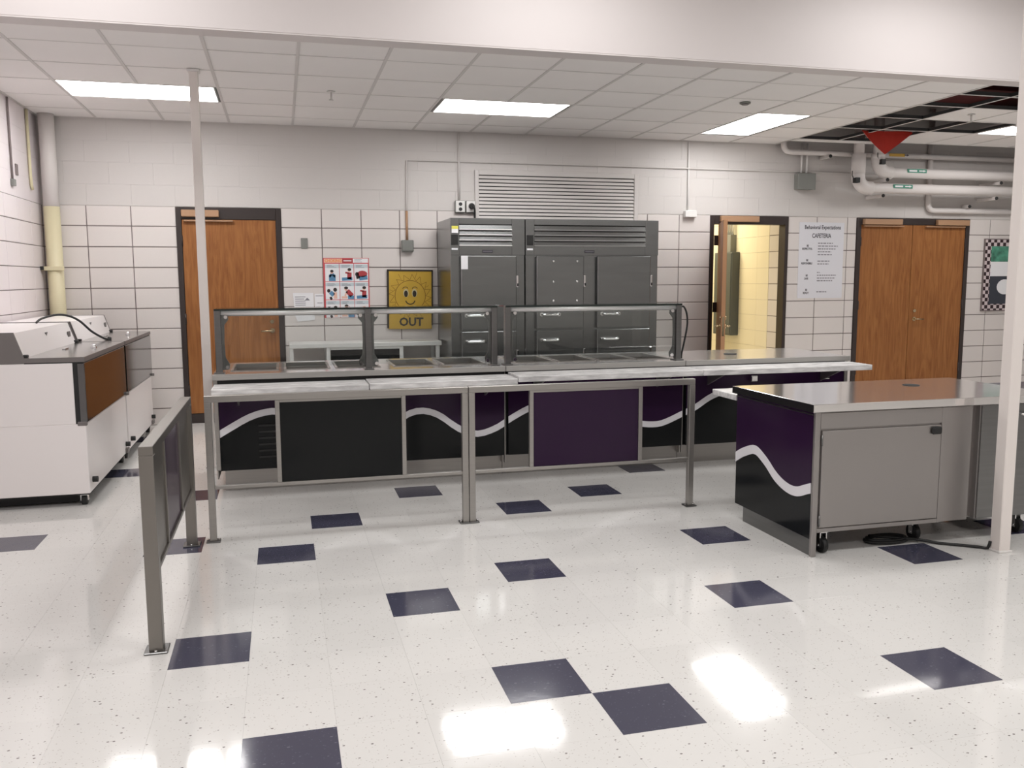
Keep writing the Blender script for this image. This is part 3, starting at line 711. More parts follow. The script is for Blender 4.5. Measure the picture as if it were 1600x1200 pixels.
t = thing('sun_sign', 'yellow sign with a smiling sun and the word OUT on the block wall', 'sign', (.63, YW, 1.27))
sx0, sx1, sz0, sz1 = .392, .872, .955, 1.592; sc = (.632, 1.34)
TIL = math.radians(1.6)
MB().box(sx0, sx1, YW-.022, YW-.004, sz0, sz1, .002).roty(-TIL*.5, *sc).build('sheet', 'sign_yellow', t)
MB().box(sx0-.012, sx0+.006, YW-.026, YW-.002, sz0+.01, sz1+.012).box(sx0-.012, sx1+.012, YW-.026, YW-.002, sz1-.004, sz1+.014).box(sx1-.004, sx1+.012, YW-.026, YW-.002, sz0+.04, sz1+.012).roty(-TIL*.5, *sc).build('edge_strip', 'sign_black', t)
ys = YW-.0222
ln = MB()
def ring(b, cx, cz, r, wd, m, y, n=36, a0=0, a1=2*math.pi, rx=1):
    top = [(cx+rx*(r+wd/2)*math.cos(a0+(a1-a0)*i/n), cz+(r+wd/2)*math.sin(a0+(a1-a0)*i/n)) for i in range(n+1)]
    bot = [(cx+rx*(r-wd/2)*math.cos(a0+(a1-a0)*i/n), cz+(r-wd/2)*math.sin(a0+(a1-a0)*i/n)) for i in range(n+1)]
    b.strip(top, bot, 'y', y-.0004, y, m)
ring(ln, sc[0], sc[1]-.02, .168, .006, 0, ys)
for k in range(16):
    a = 2*math.pi*k/16+.1; am = a+math.pi/16; r1, r2 = .175, .235
    P_ = lambda aa, rr: (sc[0]+rr*math.cos(aa), sc[1]-.02+rr*math.sin(aa))
    limb(ln, *P_(a-.1, r1), *P_(am, r2), .004, 0, ys); limb(ln, *P_(am, r2), *P_(a+2*math.pi/16-.1, r1), .004, 0, ys)
    if k % 2: limb(ln, *P_(a, .2), *P_(a, .27 if abs(math.cos(a)) < .8 else .235), .003, 0, ys)
ln.build('print', 'sign_line', t)
fc = MB()
for s_ in (-1, 1):
    disc(fc, sc[0]+s_*.047, sc[1]+.01, .030, .045, 1, ys, 20); disc(fc, sc[0]+s_*.047, sc[1]+.002, .021, .036, 0, ys-.0004, 20)
    ring(fc, sc[0]+s_*.052, sc[1]+.045, .032, .007, 0, ys-.0002, 12, .5, math.pi-.4)
ring(fc, sc[0], sc[1]-.06, .052, .012, 0, ys-.0002, 16, math.pi+.25, 2*math.pi-.25)
fc.build('print', ['sign_black', 'sign_white'], t)
lettering('OUT', .125, .638, ys-.0006, 1.03, 'sign_black', t, bold=.004, tilt=TIL*.5, sx=1.0)

o = MB().prism([(-.622, 1.36), (-.41, 1.36), (-.40, 1.07), (-.58, 1.055), (-.605, 1.12)], 'y', YW-.006, YW-.001).build('paper_notice', 'paper', None, org=(-.51, YW, 1.21)); tag(o, 'white printed paper notice with a dog-eared corner left of the choking poster', 'notice')
b = MB()
for k in range(7): b.box(-.60, -.60+random.uniform(.08, .11), YW-.0068, YW-.006, 1.315-.022*k, 1.322-.022*k)
b.prism([(-.50, 1.28), (-.475, 1.31), (-.445, 1.28)], 'y', YW-.0068, YW-.006); b.build('print', 'ink_grey', o)
o = MB().box(-.395, -.302, YW-.004, YW-.001, 1.12, 1.35).build('paper_notice', 'paper', None, org=(-.35, YW, 1.23)); tag(o, 'narrow white paper between the larger notice and the choking poster', 'notice')
b = MB().box(-.385, -.31, YW-.0046, YW-.004, 1.325, 1.332).box(-.37, -.315, YW-.0046, YW-.004, 1.25, 1.256).box(-.38, -.34, YW-.0046, YW-.004, 1.21, 1.214); b.build('print', 'ink_grey', o)

t = thing('bulletin_board', 'framed board with a checkered border and pictures partly behind the thick column', 'bulletin board', (8.5, YW, 1.52))
MB().box(8.21, 8.85, YW-.02, YW, 1.05, 2.0).build('frame', 'mortar', t)
MB().box(8.222, 8.838, YW-.021, YW-.019, 1.063, 1.987).build('border', 'checker', t)
MB().box(8.318, 8.745, YW-.022, YW-.02, 1.70, 1.90).build('photo', 'green_photo', t, label='green photograph')
MB().box(8.318, 8.745, YW-.022, YW-.02, 1.51, 1.70).build('paper_sheet', 'paper', t)
MB().box(8.318, 8.745, YW-.022, YW-.02, 1.145, 1.51).build('backing', 'slate', t)
b = MB(); disc(b, 8.56, 1.37, .125, .10, 0, YW-.022, 18); b.build('plate', 'paper', t, label='round white paper plate')
t = thing('display_board', 'small dark framed board low on the wall just right of the thick column', 'bulletin board', (9.1, YW, 1.15))
MB().box(8.895, 9.3, YW-.02, YW, 1.03, 1.265).build('frame', 'slate', t)
MB().box(8.91, 9.285, YW-.021, YW-.019, 1.045, 1.10).build('border', 'checker', t)

# ------------------------------------------------------------------ white pipes on the back wall
def elbow(p, q, c, r=.09, n=6):
    p, q, c = Vector(p), Vector(q), Vector(c)
    a = c+(p-c).normalized()*r; b = c+(q-c).normalized()*r
    mid = [tuple(a*(1-t)**2+c*2*t*(1-t)+b*t**2) for t in [i/n for i in range(n+1)]]
    return [tuple(p)]+mid+[tuple(q)]
t = thing('water_pipe', 'thin white pipe, the topmost level run under the opened ceiling', 'pipe', (5.13, 6.67, 3.0), 'white wall pipes')
MB().tube(elbow((5.13, 6.67, 3.2), (XR-.01, 6.67, 3.0), (5.13, 6.67, 3.0), .09), .033, 12).build('pipe', 'pipe', t)
MB().box(6.58, 6.80, 6.632, 6.64, 2.985, 3.02).build('pipe_tag', 'yellow_tag', t, label='yellow tag')
MB().prism([(6.79, 2.997), (6.83, 2.997), (6.83, 2.99), (6.86, 3.003), (6.83, 3.016), (6.83, 3.009), (6.79, 3.009)], 'y', 6.628, 6.632).build('arrow', 'ink', t)
def strut(parent, x, z, y=6.45):
    MB().box(x-.018, x+.018, y, YB, z-.02, z+.02, .003).build('strut', 'pipe', parent); MB().sphere((x, y-.005, z), .022, 8).build('strut_end', 'rubber', parent)
for x in (5.72,): strut(t, x, 2.955, 6.60)
for (xx, zz, y, lab, rr, tagx) in ((6.06, 2.58, 6.52, 'thick white pipe dropping leftmost beside the junction box, its level run below its twin', .062, 6.52), (6.30, 2.765, 6.48, 'thick white pipe dropping behind the red cloth, its level run above its twin', .06, 6.68)):
    t = thing('water_pipe', lab, 'pipe', (xx, y, zz), 'white wall pipes')
    MB().tube(elbow((xx, y, 3.6), (XR-.01, y, zz), (xx, y, zz), .17, 8), rr, 14).build('pipe', 'pipe', t)
    MB().cyl((xx, y, 2.74 if rr > .061 else 2.92), (xx, y, 2.98), rr+.020, 16).build('insulation_sleeve', 'pipe', t)
    ar = elbow((xx, y, zz+.18), (xx+.19, y, zz), (xx, y, zz), .165, 8)[:]
    MB().tube(ar, rr+.017, 16).build('insulation_elbow', 'pipe', t)
    MB().box(tagx, tagx+.27, y-rr-.006, y-rr+.008, zz+.0, zz+.045).build('pipe_tag', 'green_tag', t, label='green tag with an arrow')
    MB().prism([(tagx+.16, zz+.017), (tagx+.22, zz+.017), (tagx+.22, zz+.01), (tagx+.255, zz+.023), (tagx+.22, zz+.036), (tagx+.22, zz+.029), (tagx+.16, zz+.029)], 'y', y-rr-.009, y-rr-.006).build('arrow', 'paper', t)
    MB().box(tagx+.02, tagx+.13, y-rr-.008, y-rr-.006, zz+.012, zz+.033).build('print', 'paper', t)
    cx, cz = (xx-.075, 2.66) if rr > .061 else (xx+.0, 2.88)
    MB().box(cx-.03, cx+.03, y-rr-.05, y-rr+.02, cz-.03, cz+.03, .004).tube([(cx-.03, y-rr, cz+.02), (cx-.05, y-rr, cz+.06), (cx-.052, y-rr, cz+.11)], .005, 6).build('valve_clamp', 'rubber', t)
    for x in ((6.40, 8.07) if rr > .061 else (6.42, 8.09)): strut(t, x, zz-rr-.028, y-.03)
t = thing('water_pipe', 'thin white drop pipe with a low level run just above the double doors', 'pipe', (7.28, 6.755, 2.345), 'white wall pipes')
MB().tube(elbow((7.28, 6.755, 3.6), (XR-.01, 6.755, 2.345), (7.28, 6.755, 2.345), .09), .034, 12).build('pipe', 'pipe', t)
strut(t, 7.85, 2.40, 6.69)
# red cloth hanging from the opened ceiling
b = MB(); yc = 5.78; n = 8
top = []; bot = []
for i in range(n+1):
    u = i/n; x = 5.55+.62*u; zb = 3.11-(.235*(u/.5) if u < .5 else .235*(1-u)/.5)-.004
    y = yc+.03*math.sin(u*5); top.append((x, y, 3.125)); bot.append((x, y-.02, zb))
vs = top+bot+[(x, y+.006, z) for x, y, z in top]+[(x, y+.006, z) for x, y, z in bot]; fs = []
m_ = n+1
for i in range(n):
    fs += [(i, i+1, m_+i+1, m_+i), (2*m_+i, 3*m_+i, 3*m_+i+1, 2*m_+i+1), (i, 2*m_+i, 2*m_+i+1, i+1), (m_+i, m_+i+1, 3*m_+i+1, 3*m_+i)]
fs += [(0, m_, 3*m_, 2*m_), (n, 2*m_+n, 3*m_+n, m_+n)]
b.add(vs, fs)
o = b.build('red_cloth', 'red_cloth', None, org=(5.91, yc, 3.0)); tag(o, 'red triangular cloth hanging down from the opened ceiling in front of the pipes', 'cloth')

# ------------------------------------------------------------------ refrigerators
YF = 5.95
def fridge(x0, x1, doors, lab, frame, louv, ctrl, louvm, nlouv):
    t = thing('refrigerator', lab, 'refrigerator', ((x0+x1)/2, (YF+6.7)/2, 0), 'steel reach-in refrigerators')
    MB().box(x0, x1, YF+.012, 6.70, .14, 2.115, .004).build('cabinet', 'fridge', t)
    fr = MB()
    fr.box(x0, louv[0], YF, YF+.012, 1.745, 2.115, .002).box(louv[1], x1, YF, YF+.012, 1.745, 2.115, .002)
    fr.box(louv[0], louv[1], YF, YF+.012, 1.745, 1.84, .002).box(louv[0], louv[1], YF, YF+.012, 2.055, 2.115, .002)
    fr.build('top_panel', 'fridge', t)
    dz = (2.055-1.84)/nlouv
    for k in range(nlouv):
        z = 1.84+dz*k
        MB().prism([(YF-.008, z+.004), (YF-.002, z+.004), (YF+.012, z+dz-.012), (YF+.006, z+dz-.010)], 'x', louv[0]+.001, louv[1]-.001).build('louver_slat', 'fridge', t)
        MB().box(louv[0], louv[1], YF-.010, YF-.004, z-.003, z+.006).build('louver_edge', louvm, t)
    MB().box(louv[0], louv[1], YF+.0115, YF+.013, 1.84, 2.055).build('louver_back', 'dark', t)
    MB().box(x0+.01, x1-.01, YF-.0, YF+.012, .14, .20).build('kick_grille', 'dark', t)
    for (a, b_, lo) in doors:
        for (z0, z1) in ((lo, 1.735), (.22, lo-.015)):
            dr = MB().box(a, b_, YF-.045, YF+.002, z0, z1, .006).build('fridge_door', 'fridge', t)
            hz = z0+.15 if z0 == lo else z1-.10
            hx0 = a+.05; hx1 = a+.24
            MB().tube(crom([(hx0, YF-.045, hz), (hx0+.015, YF-.085, hz), (hx0+.05, YF-.095, hz), (hx1-.03, YF-.095, hz), (hx1, YF-.045, hz)], 4), .011, 8).cyl((hx0, YF-.045, hz), (hx0, YF-.05, hz), .02, 10).cyl((hx1, YF-.045, hz), (hx1, YF-.05, hz), .02, 10).build('handle', 'chrome', dr)
            MB().box(b_-.0, b_+.022, YF-.05, YF-.005, z1-.32, z1-.20, .003).build('hinge', 'chrome', dr)
            MB().box(b_+.004, b_+.018, YF-.052, YF-.05, z1-.31, z1-.28).build('hinge_pin', 'rubber', dr)
    bx = frame
    MB().box(bx-.055, bx+.055, YF-.003, YF, 1.768, 1.796, .001).build('badge', 'ink', t)
    MB().box(bx-.048, bx+.048, YF-.004, YF-.003, 1.779, 1.785).build('badge_print', 'ink_grey', t)
    cx = ctrl
    MB().box(cx-.035, cx+.035, YF-.006, YF, 1.845, 1.95, .002).build('control_display', 'rubber', t)
    MB().box(cx-.032, cx+.032, YF-.002, YF, 1.795, 1.813).build('sticker', 'paper', t)
    for x in (x0+.1, x1-.1):
        for y in (YF+.1, 6.6):
            MB().cyl((x-.015, y, .055), (x+.015, y, .055), .055, 14).box(x-.03, x+.03, y-.03, y+.03, .10, .145).build('caster', 'rubber', t)
    return t
f1 = fridge(.932, 1.712, ((1.03, 1.61, .98),), 'single door steel refrigerator, left of the double one', 1.315, (1.022, 1.575), .975, 'white_metal', 4)
MB().box(.945, 1.012, YF-.002, YF, 1.965, 2.035).build('label_sticker', 'paper', f1, label='white and yellow sticker')
MB().box(.945, 1.012, YF-.003, YF-.002, 2.005, 2.035).build('label_band', 'yellow_label', f1)
MB().box(1.03, 1.10, YF-.048, YF-.045, 1.60, 1.735).build('label_sticker', 'paper', f1)
f2 = fridge(1.722, 3.205, ((1.83, 2.345, .98), (2.50, 3.10, .98)), 'double door steel refrigerator right of the single one, bolts on its left door', 2.42, (1.815, 3.055), 1.768, 'fridge_light', 4)
for x in (2.01, 2.27):
    for z in (1.68, 1.47, 1.27): MB().cyl((x, YF-.045, z), (x, YF-.051, z), .014, 10, .009).build('bolt', 'chrome', f2)

# ------------------------------------------------------------------ steel table by the back wall
t = thing('work_table', 'low steel table frame with a dark centre panel by the wall behind the counter', 'table', (.12, 6.5, 0))
MB().box(-.68, .90, 6.35, 6.76, .80, .845, .004).build('table_top', 'rail_bright', t)
for x in (-.66, -.29, .47, .86):
    for y in (6.38, 6.72): MB().box(x-.02, x+.02, y-.02, y+.02, 0, .80, .003).build('leg', 'rail_bright', t)
MB().box(-.64, .84, 6.36, 6.74, .25, .28, .003).build('shelf', 'steel', t)
MB().box(-.265, .45, 6.37, 6.39, .28, .795).build('dark_panel', 'black', t)
MB().box(-.265, .45, 6.362, 6.37, .775, .80).build('panel_trim', 'rail_bright', t)

# ------------------------------------------------------------------ serving counters
WV = [(-1.225, .435), (-1.13, .49), (-1.01, .555), (-.91, .588), (-.80, .598), (-.62, .56), (-.42, .46), (-.22, .40), (-.05, .43), (.126, .536), (.25, .557), (.37, .519), (.455, .456), (.546, .396), (.626, .367),
      (.70, .368), (.80, .403), (.869, .443), (.925, .477), (1.04, .534), (1.2, .592), (1.38, .598), (1.55, .54), (1.72, .455), (1.88, .395), (1.98, .380), (2.084, .369), (2.18, .381), (2.352, .451), (2.443, .489), (2.58, .57), (2.72, .61), (2.88, .60), (3.1, .50), (3.3, .40), (3.5, .365), (3.7, .41), (3.86, .47)]
WVC = crom(WV, 4)
def wave_panels(parent, x0, x1, yp_, zb, zt, seams=()):
    xs = sorted({x0, x1} | {x0+(x1-x0)*i/60 for i in range(61)})
    cut = [x0]+list(seams)+[x1]
    for a, b_ in zip(cut, cut[1:]):
        a2, b2 = a+.002, b_-.002; px = [a2+(b2-a2)*i/40 for i in range(41)]
        zz = [min(zat(WVC, x), zt-.02) for x in px]
        MB().box(a2, b2, yp_+.004, yp_+.02, zb, zt).build('front_panel', 'black', parent)
        MB().strip([(x, zt) for x in px], [(x, z-.006) for x, z in zip(px, zz)], 'y', yp_+.001, yp_+.0042).build('purple_panel', 'purple', parent)
        lo = []
        for i, x in enumerate(px):
            sl = (zz[min(i+1, 40)]-zz[max(i-1, 0)])/((px[min(i+1, 40)]-px[max(i-1, 0)]) or 1)
            lo.append((x, zz[i]-.047*min(math.sqrt(1+sl*sl), 1.2)))
        MB().strip(list(zip(px, zz)), lo, 'y', yp_-.001, yp_+.0043).build('wave_stripe', 'wave', parent)
def counter(x0, x1, wells, lab, seams=()):
    t = thing('serving_counter', lab, 'counter', ((x0+x1)/2, 3.9, 0), 'serving line counters')
    YL, YK, YE = 3.47, 4.36, .81
    zt = .85
    tp = MB()
    if wells:
        ya, yb = 3.69, 4.20
        xs = [x0]+[v for w_ in wells for v in w_]+[x1]
        tp.box(x0, x1, YL, ya, .83, zt).box(x0, x1, yb, YK, .83, zt)
        for k in range(0, len(xs), 2): tp.box(xs[k], xs[k+1], ya, yb, .83, zt)
    else: tp.box(x0, x1, YL, YK, .83, zt)
    tp.box(x0, x0+.01, YL+.012, YK, YE, .83).box(x1-.01, x1, YL+.012, YK, YE, .83)
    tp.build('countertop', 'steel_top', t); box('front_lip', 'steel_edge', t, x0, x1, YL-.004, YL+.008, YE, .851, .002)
    for (a, b_) in wells:
        wl = MB(); ya, yb = 3.69, 4.20
        wl.box(a, a+.006, ya, yb, .70, .853).box(b_-.006, b_, ya, yb, .70, .853).box(a, b_, ya, ya+.006, .70, .853).box(a, b_, yb-.006, yb, .70, .853).box(a, b_, ya, yb, .695, .702)
        wl.box(a-.012, b_+.012, ya-.012, ya, .849, .855).box(a-.012, b_+.012, yb, yb+.012, .849, .855).box(a-.012, a, ya, yb, .849, .855).box(b_, b_+.012, ya, yb, .849, .855)
        wl.build('food_well', 'steel', t)
    MB().box(x0+.01, x1-.01, 3.535, 4.32, .16, .68).box(x0+.01, x1-.01, 3.535, 3.66, .68, .82).build('cabinet', 'black', t)
    box('side_panel', 'steel', t, x0+.002, x0+.01, 3.53, 4.33, .10, .825); box('side_panel', 'steel', t, x1-.01, x1-.002, 3.53, 4.33, .10, .825)
    MB().box(x0+.03, x1-(.03 if x1 > 3 else .002), 3.497, 3.51, .770, .809).build('reveal_strip', 'rubber', t)  # black strip added to darken the gap under the lip
    wave_panels(t, x0+.025, x1-(.025 if x1 > 3 else 0), 3.505, .163, .806, seams)
    MB().box(x0+(.05 if x0 < 0 else 0), x1, 3.60, 3.615, 0, .163).box(x0+.05, x1-.03, 4.2, 4.215, 0, .163).build('kick_plate', 'steel', t)
    return t
cA = counter(-1.222, .868, ((-1.10, -.79), (-.73, -.42), (-.36, -.05), (.07, .38), (.45, .76)), 'left counter of the serving line with five food wells under a glass guard')
cB = counter(.872, 2.342, ((1.01, 1.32), (1.37, 1.66), (1.71, 1.99), (2.03, 2.29)), 'middle counter of the serving line with four food wells')
cC = counter(2.346, 3.845, (), 'right plain steel topped counter of the serving line before the open door')
MB().box(-1.222, -1.192, 3.492, 3.512, .17, .808, .003).build('corner_trim', 'steel', cA)
MB().box(3.815, 3.845, 3.492, 3.512, .16, .806, .003).build('corner_trim', 'steel', cC)
for k in range(6): MB().box(-.93, -.70, 3.498, 3.51, .47-.045*k, .484-.045*k).build('vent_slot', 'rubber', cA)
MB().cyl((2.98, 3.92, .85), (2.98, 3.92, .856), .055, 18).build('grommet', 'rubber', cC, label='black cable grommet')
for x in (2.95, 3.62): MB().box(x-.03, x+.03, 3.45, 3.50, .665, .715, .006).build('slide_bracket', 'chrome', cC)

def tray_slide(x0, x1, z, lab):
    t = thing('tray_slide', lab, 'tray slide', ((x0+x1)/2, 3.3, z), 'tray slides along the serving line')
    y0, y1 = 3.145, 3.452
    MB().box(x0, x1, y0+.004, y1, z-.030, z-.0005, 0).box(x0-.001, x1+.001, y0-.002, y0+.010, z-.042, z, .003).box(x0-.0006, x0+.012, y0+.010, y1, z-.040, z-.003).box(x1-.012, x1+.0006, y0+.010, y1, z-.040, z-.003).build('slide_top', 'slide', t)
    for k in range(3): MB().cyl((x0+.01, 3.215+.085*k, z-.0065), (x1-.01, 3.215+.085*k, z-.0065), .0095, 10).build('slide_rib', 'slide', t)
    for u in (.15, .85):
        x = x0+(x1-x0)*u
        MB().prism([(3.18, z-.03), (3.503, z-.03), (3.503, z-.16)], 'x', x-.006, x+.006).build('bracket', 'steel', t)
tray_slide(-1.209, -.182, 0.786, 'leftmost white streaked tray slide on the serving line')
tray_slide(-.174, .876, 0.792, 'second white streaked tray slide from the left on the serving line')
tray_slide(.884, 2.332, .807, 'long third tray slide from the left, below the right glass guard')
tray_slide(2.338, 3.817, .807, 'rightmost tray slide jutting out in front of the double doors')

def sneeze_guard(posts, bays, lab, cord=False):
    x0, x1 = posts[0], posts[-1]
    t = thing('sneeze_guard', lab, 'sneeze guard', ((x0+x1)/2, 3.58, .85), 'glass food guards')
    for i, x in enumerate(posts):
        MB().box(x-.022, x+.022, 3.545, 3.60, .85, 1.30, .003).box(x-.035, x+.035, 3.52, 3.63, .85, .858, .002).build('post', 'steel_dark', t)
        sides = ([1] if i == 0 else []) + ([-1] if i == len(posts)-1 else []) + ([1, -1] if 0 < i < len(posts)-1 else [])
        for s_ in sides:
            a = x+s_*.022
            pl = [(a, .87), (a+s_*.045, .875), (a+s_*.05, .91), (a+s_*.022, .96), (a+s_*.018, 1.08), (a+s_*.022, 1.19), (a+s_*.05, 1.225), (a+s_*.045, 1.262), (a, 1.27)]
            MB().prism(pl, 'y', 3.572, 3.580).build('clamp_plate', 'steel_dark', t)
            for z in (.892, 1.244): MB().cyl((a+s_*.033, 3.548, z), (a+s_*.033, 3.585, z), .013, 12).build('clamp_bolt', 'chrome', t)
    for a, b_ in bays:
        MB().cyl((a+.02, 3.572, 1.268), (b_-.02, 3.572, 1.268), .019, 14).build('top_rail', 'rail_bright', t)
        MB().box(a+.03, b_-.03, 3.558, 3.566, .885, 1.25).build('front_glass', 'glass', t)
    MB().box(x0-.02, x1+.02, 3.54, 3.86, 1.290, 1.300).build('shelf_glass', 'glass', t)
    MB().box(x0-.02, x1+.02, 3.536, 3.54, 1.288, 1.302).build('shelf_edge', 'shelf_edge', t, label='dark front edge of the shelf glass')
    if cord:
        MB().tube(crom([(x1+.02, 3.58, 1.27), (x1+.055, 3.585, 1.275), (x1+.085, 3.59, 1.22), (x1+.092, 3.59, 1.13), (x1+.07, 3.59, 1.0), (x1+.048, 3.59, .90), (x1+.045, 3.59, .859)], 6), .0075, 8).build('cord', 'rubber', t)
sneeze_guard((-1.178, -.138, .805), ((-1.178, -.138), (-.138, .805)), 'left glass sneeze guard on steel posts, two panes wide')
sneeze_guard((.91, 2.318), ((.91, 2.318),), 'right single pane glass sneeze guard with a black cord at its end', True)

# ------------------------------------------------------------------ queue rails in front
def rail(ax, c, s0, s1, fills, lab, pt=.038, u=(.40, 1.13), st='steel'):
    """ax 'x': runs along x at y=c; ax 'y': runs along y at x=c"""
    loc = ((s0+s1)/2, c, 0) if ax == 'x' else (c, (s0+s1)/2, 0)
    t = thing('queue_rail', lab, 'railing', loc, 'steel queue rails')
    def bx(a0, a1, d0, d1, z0, z1, name, m, bev=.002):
        if ax == 'x': MB().box(a0, a1, c+d0, c+d1, z0, z1, bev).build(name, m, t)
        else: MB().box(c+d0, c+d1, a0, a1, z0, z1, bev).build(name, m, t)
    h = pt/2
    bx(s0, s1, -h, h, .812, .850, 'top_rail', st)
    for a in (s0, s1-pt):
        bx(a, a+pt, -h, h, .006, .812, 'post', st)
        e0 = .002 if (ax == 'x' and s0 > 0 and a == s0) else .02; e1 = .0015 if (ax == 'x' and s1 < 1 and a != s0) else .02
        bx(a-e0, a+pt+e1, -h-.018, h+.018, 0, .008, 'base_plate', 'steel_dark')
        for d1 in ([-.011] if e0 > .01 else [])+([pt+.011] if e1 > .01 else []):
            p0 = (a+d1, c) if ax == 'x' else (c, a+d1)
            MB().cyl((p0[0], p0[1], .008), (p0[0], p0[1], .016), .006, 8).build('bolt', 'chrome', t)
    bx(s0+pt, s1-pt, -.015, .015, .308, .328, 'bottom_rail', st)
    for a in u: bx(s0+a-.013, s0+a+.013, -.015, .015, .328, .812, 'upright', st)
    segs = [(s0+pt, s0+u[0]-.013), (s0+u[0]+.013, s0+u[1]-.013), (s0+u[1]+.013, s1-pt)]
    for (a, b_), fm in zip(segs, fills):
        if fm:
            bx(a, b_, -.006, .006, .328, .812, 'infill_panel', fm, .001)
            if ax == 'x': bx(a, b_, -.010, -.006, .798, .812, 'panel_trim', 'steel', 0)
    return t
rail('x', 2.33, -1.186, .338, (None, 'black', None), 'left steel queue rail with a black infill panel before the counter')
rail('x', 2.33, .342, 1.852, (None, 'purple', None), 'right steel queue rail with a purple infill panel before the counter')
rail('y', -1.281, .79, 2.32, ('rail_steel', 'purple', 'rail_steel'), 'steel queue rail seen end-on at left, turned towards the camera', pt=.055, u=(.45, 1.03), st='rail_steel')

# ------------------------------------------------------------------ steel serving cart at right
t = thing('serving_cart', 'steel cart with a purple and black wave side in front of the right column', 'cart', (2.75, 1.58, 0))
X0, X1, Y0, Y1, ZT = 1.975, 3.53, 1.16, 1.99, .836
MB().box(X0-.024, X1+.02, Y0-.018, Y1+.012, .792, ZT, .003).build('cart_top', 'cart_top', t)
MB().box(X0-.0265, X0-.0235, Y0-.017, Y1+.012, .793, ZT-.001).build('left_edge_shade', 'steel_shadow', t, label='left edge of the top with its shade painted on')  # thin dark box, shade of the left-facing side put into its colour
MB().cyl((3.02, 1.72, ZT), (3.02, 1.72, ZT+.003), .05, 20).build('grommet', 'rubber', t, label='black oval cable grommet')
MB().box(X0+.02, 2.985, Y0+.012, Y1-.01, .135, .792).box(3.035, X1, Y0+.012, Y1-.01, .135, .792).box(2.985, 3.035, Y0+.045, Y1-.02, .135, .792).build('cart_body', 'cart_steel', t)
MB().box(X0+.002, X0+.034, Y0, Y0+.02, 0, .79, .002).build('corner_post', 'cart_steel', t)
MB().box(X0+.036, 2.795, Y0+.002, Y0+.012, .70, .785, .001).build('top_stretcher', 'cart_steel', t)
MB().box(X0+.036, 2.795, Y0+.002, Y0+.012, .132, .155, .001).build('bottom_stretcher', 'cart_steel', t)
MB().box(2.775, 2.805, Y0, Y0+.012, .135, .785, .001).build('stile', 'cart_steel', t)
dr = MB().box(X0+.045, 2.770, Y0-.004, Y0+.012, .160, .690, .002).build('cart_door', 'cart_steel', t)
MB().box(2.70, 2.765, Y0-.022, Y0-.004, .640, .682, .008).build('door_latch', 'rubber', dr)
for z in (.64, .2): MB().cyl((X0+.043, Y0-.004, z-.03), (X0+.043, Y0-.004, z+.03), .005, 8).build('hinge', 'steel_dark', dr)
MB().box(2.806, 2.975, Y0+.004, Y0+.014, .135, .785, .001).build('end_panel', 'cart_steel', t)
MB().box(3.045, X1-.004, Y0+.004, Y0+.014, .135, .785, .001).build('end_panel', 'steel_dark', t)
MB().tube([(3.29, Y0+.004, .73), (3.29, Y0-.03, .73), (3.38, Y0-.03, .73), (3.38, Y0+.004, .73)], .008, 8).build('pull_handle', 'chrome', t)
wv = crom([(1.16, .413), (1.228, .388), (1.318, .355), (1.41, .356), (1.514, .389), (1.62, .453), (1.712, .495), (1.76, .504), (1.81, .497), (1.916, .458), (1.99, .42)], 4)
px = [1.182+(1.988-1.182)*i/40 for i in range(41)]; zz = [zat(wv, y) for y in px]
lo = []
for i in range(41):
    sl = (zz[min(i+1, 40)]-zz[max(i-1, 0)])/(px[min(i+1, 40)]-px[max(i-1, 0)]); lo.append((px[i], zz[i]-.054*min(math.sqrt(1+sl*sl), 1.2)))
MB().box(X0+.004, X0+.02, 1.182, 1.988, .095, .79).build('side_panel', 'black', t)
MB().strip([(y, .79) for y in px], [(y, z-.006) for y, z in zip(px, zz)], 'x', X0+.001, X0+.0042).build('purple_panel', 'purple', t)
MB().strip(list(zip(px, zz)), lo, 'x', X0-.001, X0+.0043).build('wave_stripe', 'wave', t)
MB().box(X0-.002, X0+.02, 1.182, 1.988, .772, .778).build('edge_strip', 'steel_dark', t)
MB().box(X0+.012, X0+.024, 1.18, 1.90, 0, .098).build('kick_plate', 'steel_dark', t)
MB().box(2.0, 3.5, 2.05, 2.36, .735, .772, .003).build('tray_slide', 'slide', t)
for x in (2.15, 3.35): MB().prism([(1.98, .735), (2.33, .735), (1.98, .60)], 'x', x-.006, x+.006).build('slide_bracket', 'steel', t)
def caster(parent, x, y, r=.045):
    MB().cyl((x-.014, y, r), (x+.014, y, r), r, 16).build('caster_wheel', 'rubber', parent)
    MB().box(x-.022, x-.016, y-.016, y+.016, r-.01, .135).box(x+.016, x+.022, y-.016, y+.016, r-.01, .135).box(x-.024, x+.024, y-.022, y+.022, .115, .136).cyl((x-.026, y, r), (x+.026, y, r), .009, 8).build('caster_fork', 'chrome', parent)
for (x, y) in ((2.085, 1.225), (2.74, 1.30), (3.42, 1.26), (2.085, 1.9), (3.42, 1.9)): caster(t, x, y)
# second cart, just showing behind
t = thing('serving_cart', 'purple sided cart showing past the right column behind the steel cart', 'cart', (4.58, 2.3, 0))
MB().box(4.02, 5.15, 2.12, 2.50, .69, .715, .003).build('cart_top', 'purple', t)
MB().box(4.04, 5.13, 2.14, 2.48, .135, .69).build('cart_body', 'black', t)
MB().box(4.04, 5.13, 2.132, 2.14, .14, .69).build('front_panel', 'purple', t)
for (x, y) in ((4.14, 2.2), (5.05, 2.2), (4.14, 2.42), (5.05, 2.42)): caster(t, x, y)
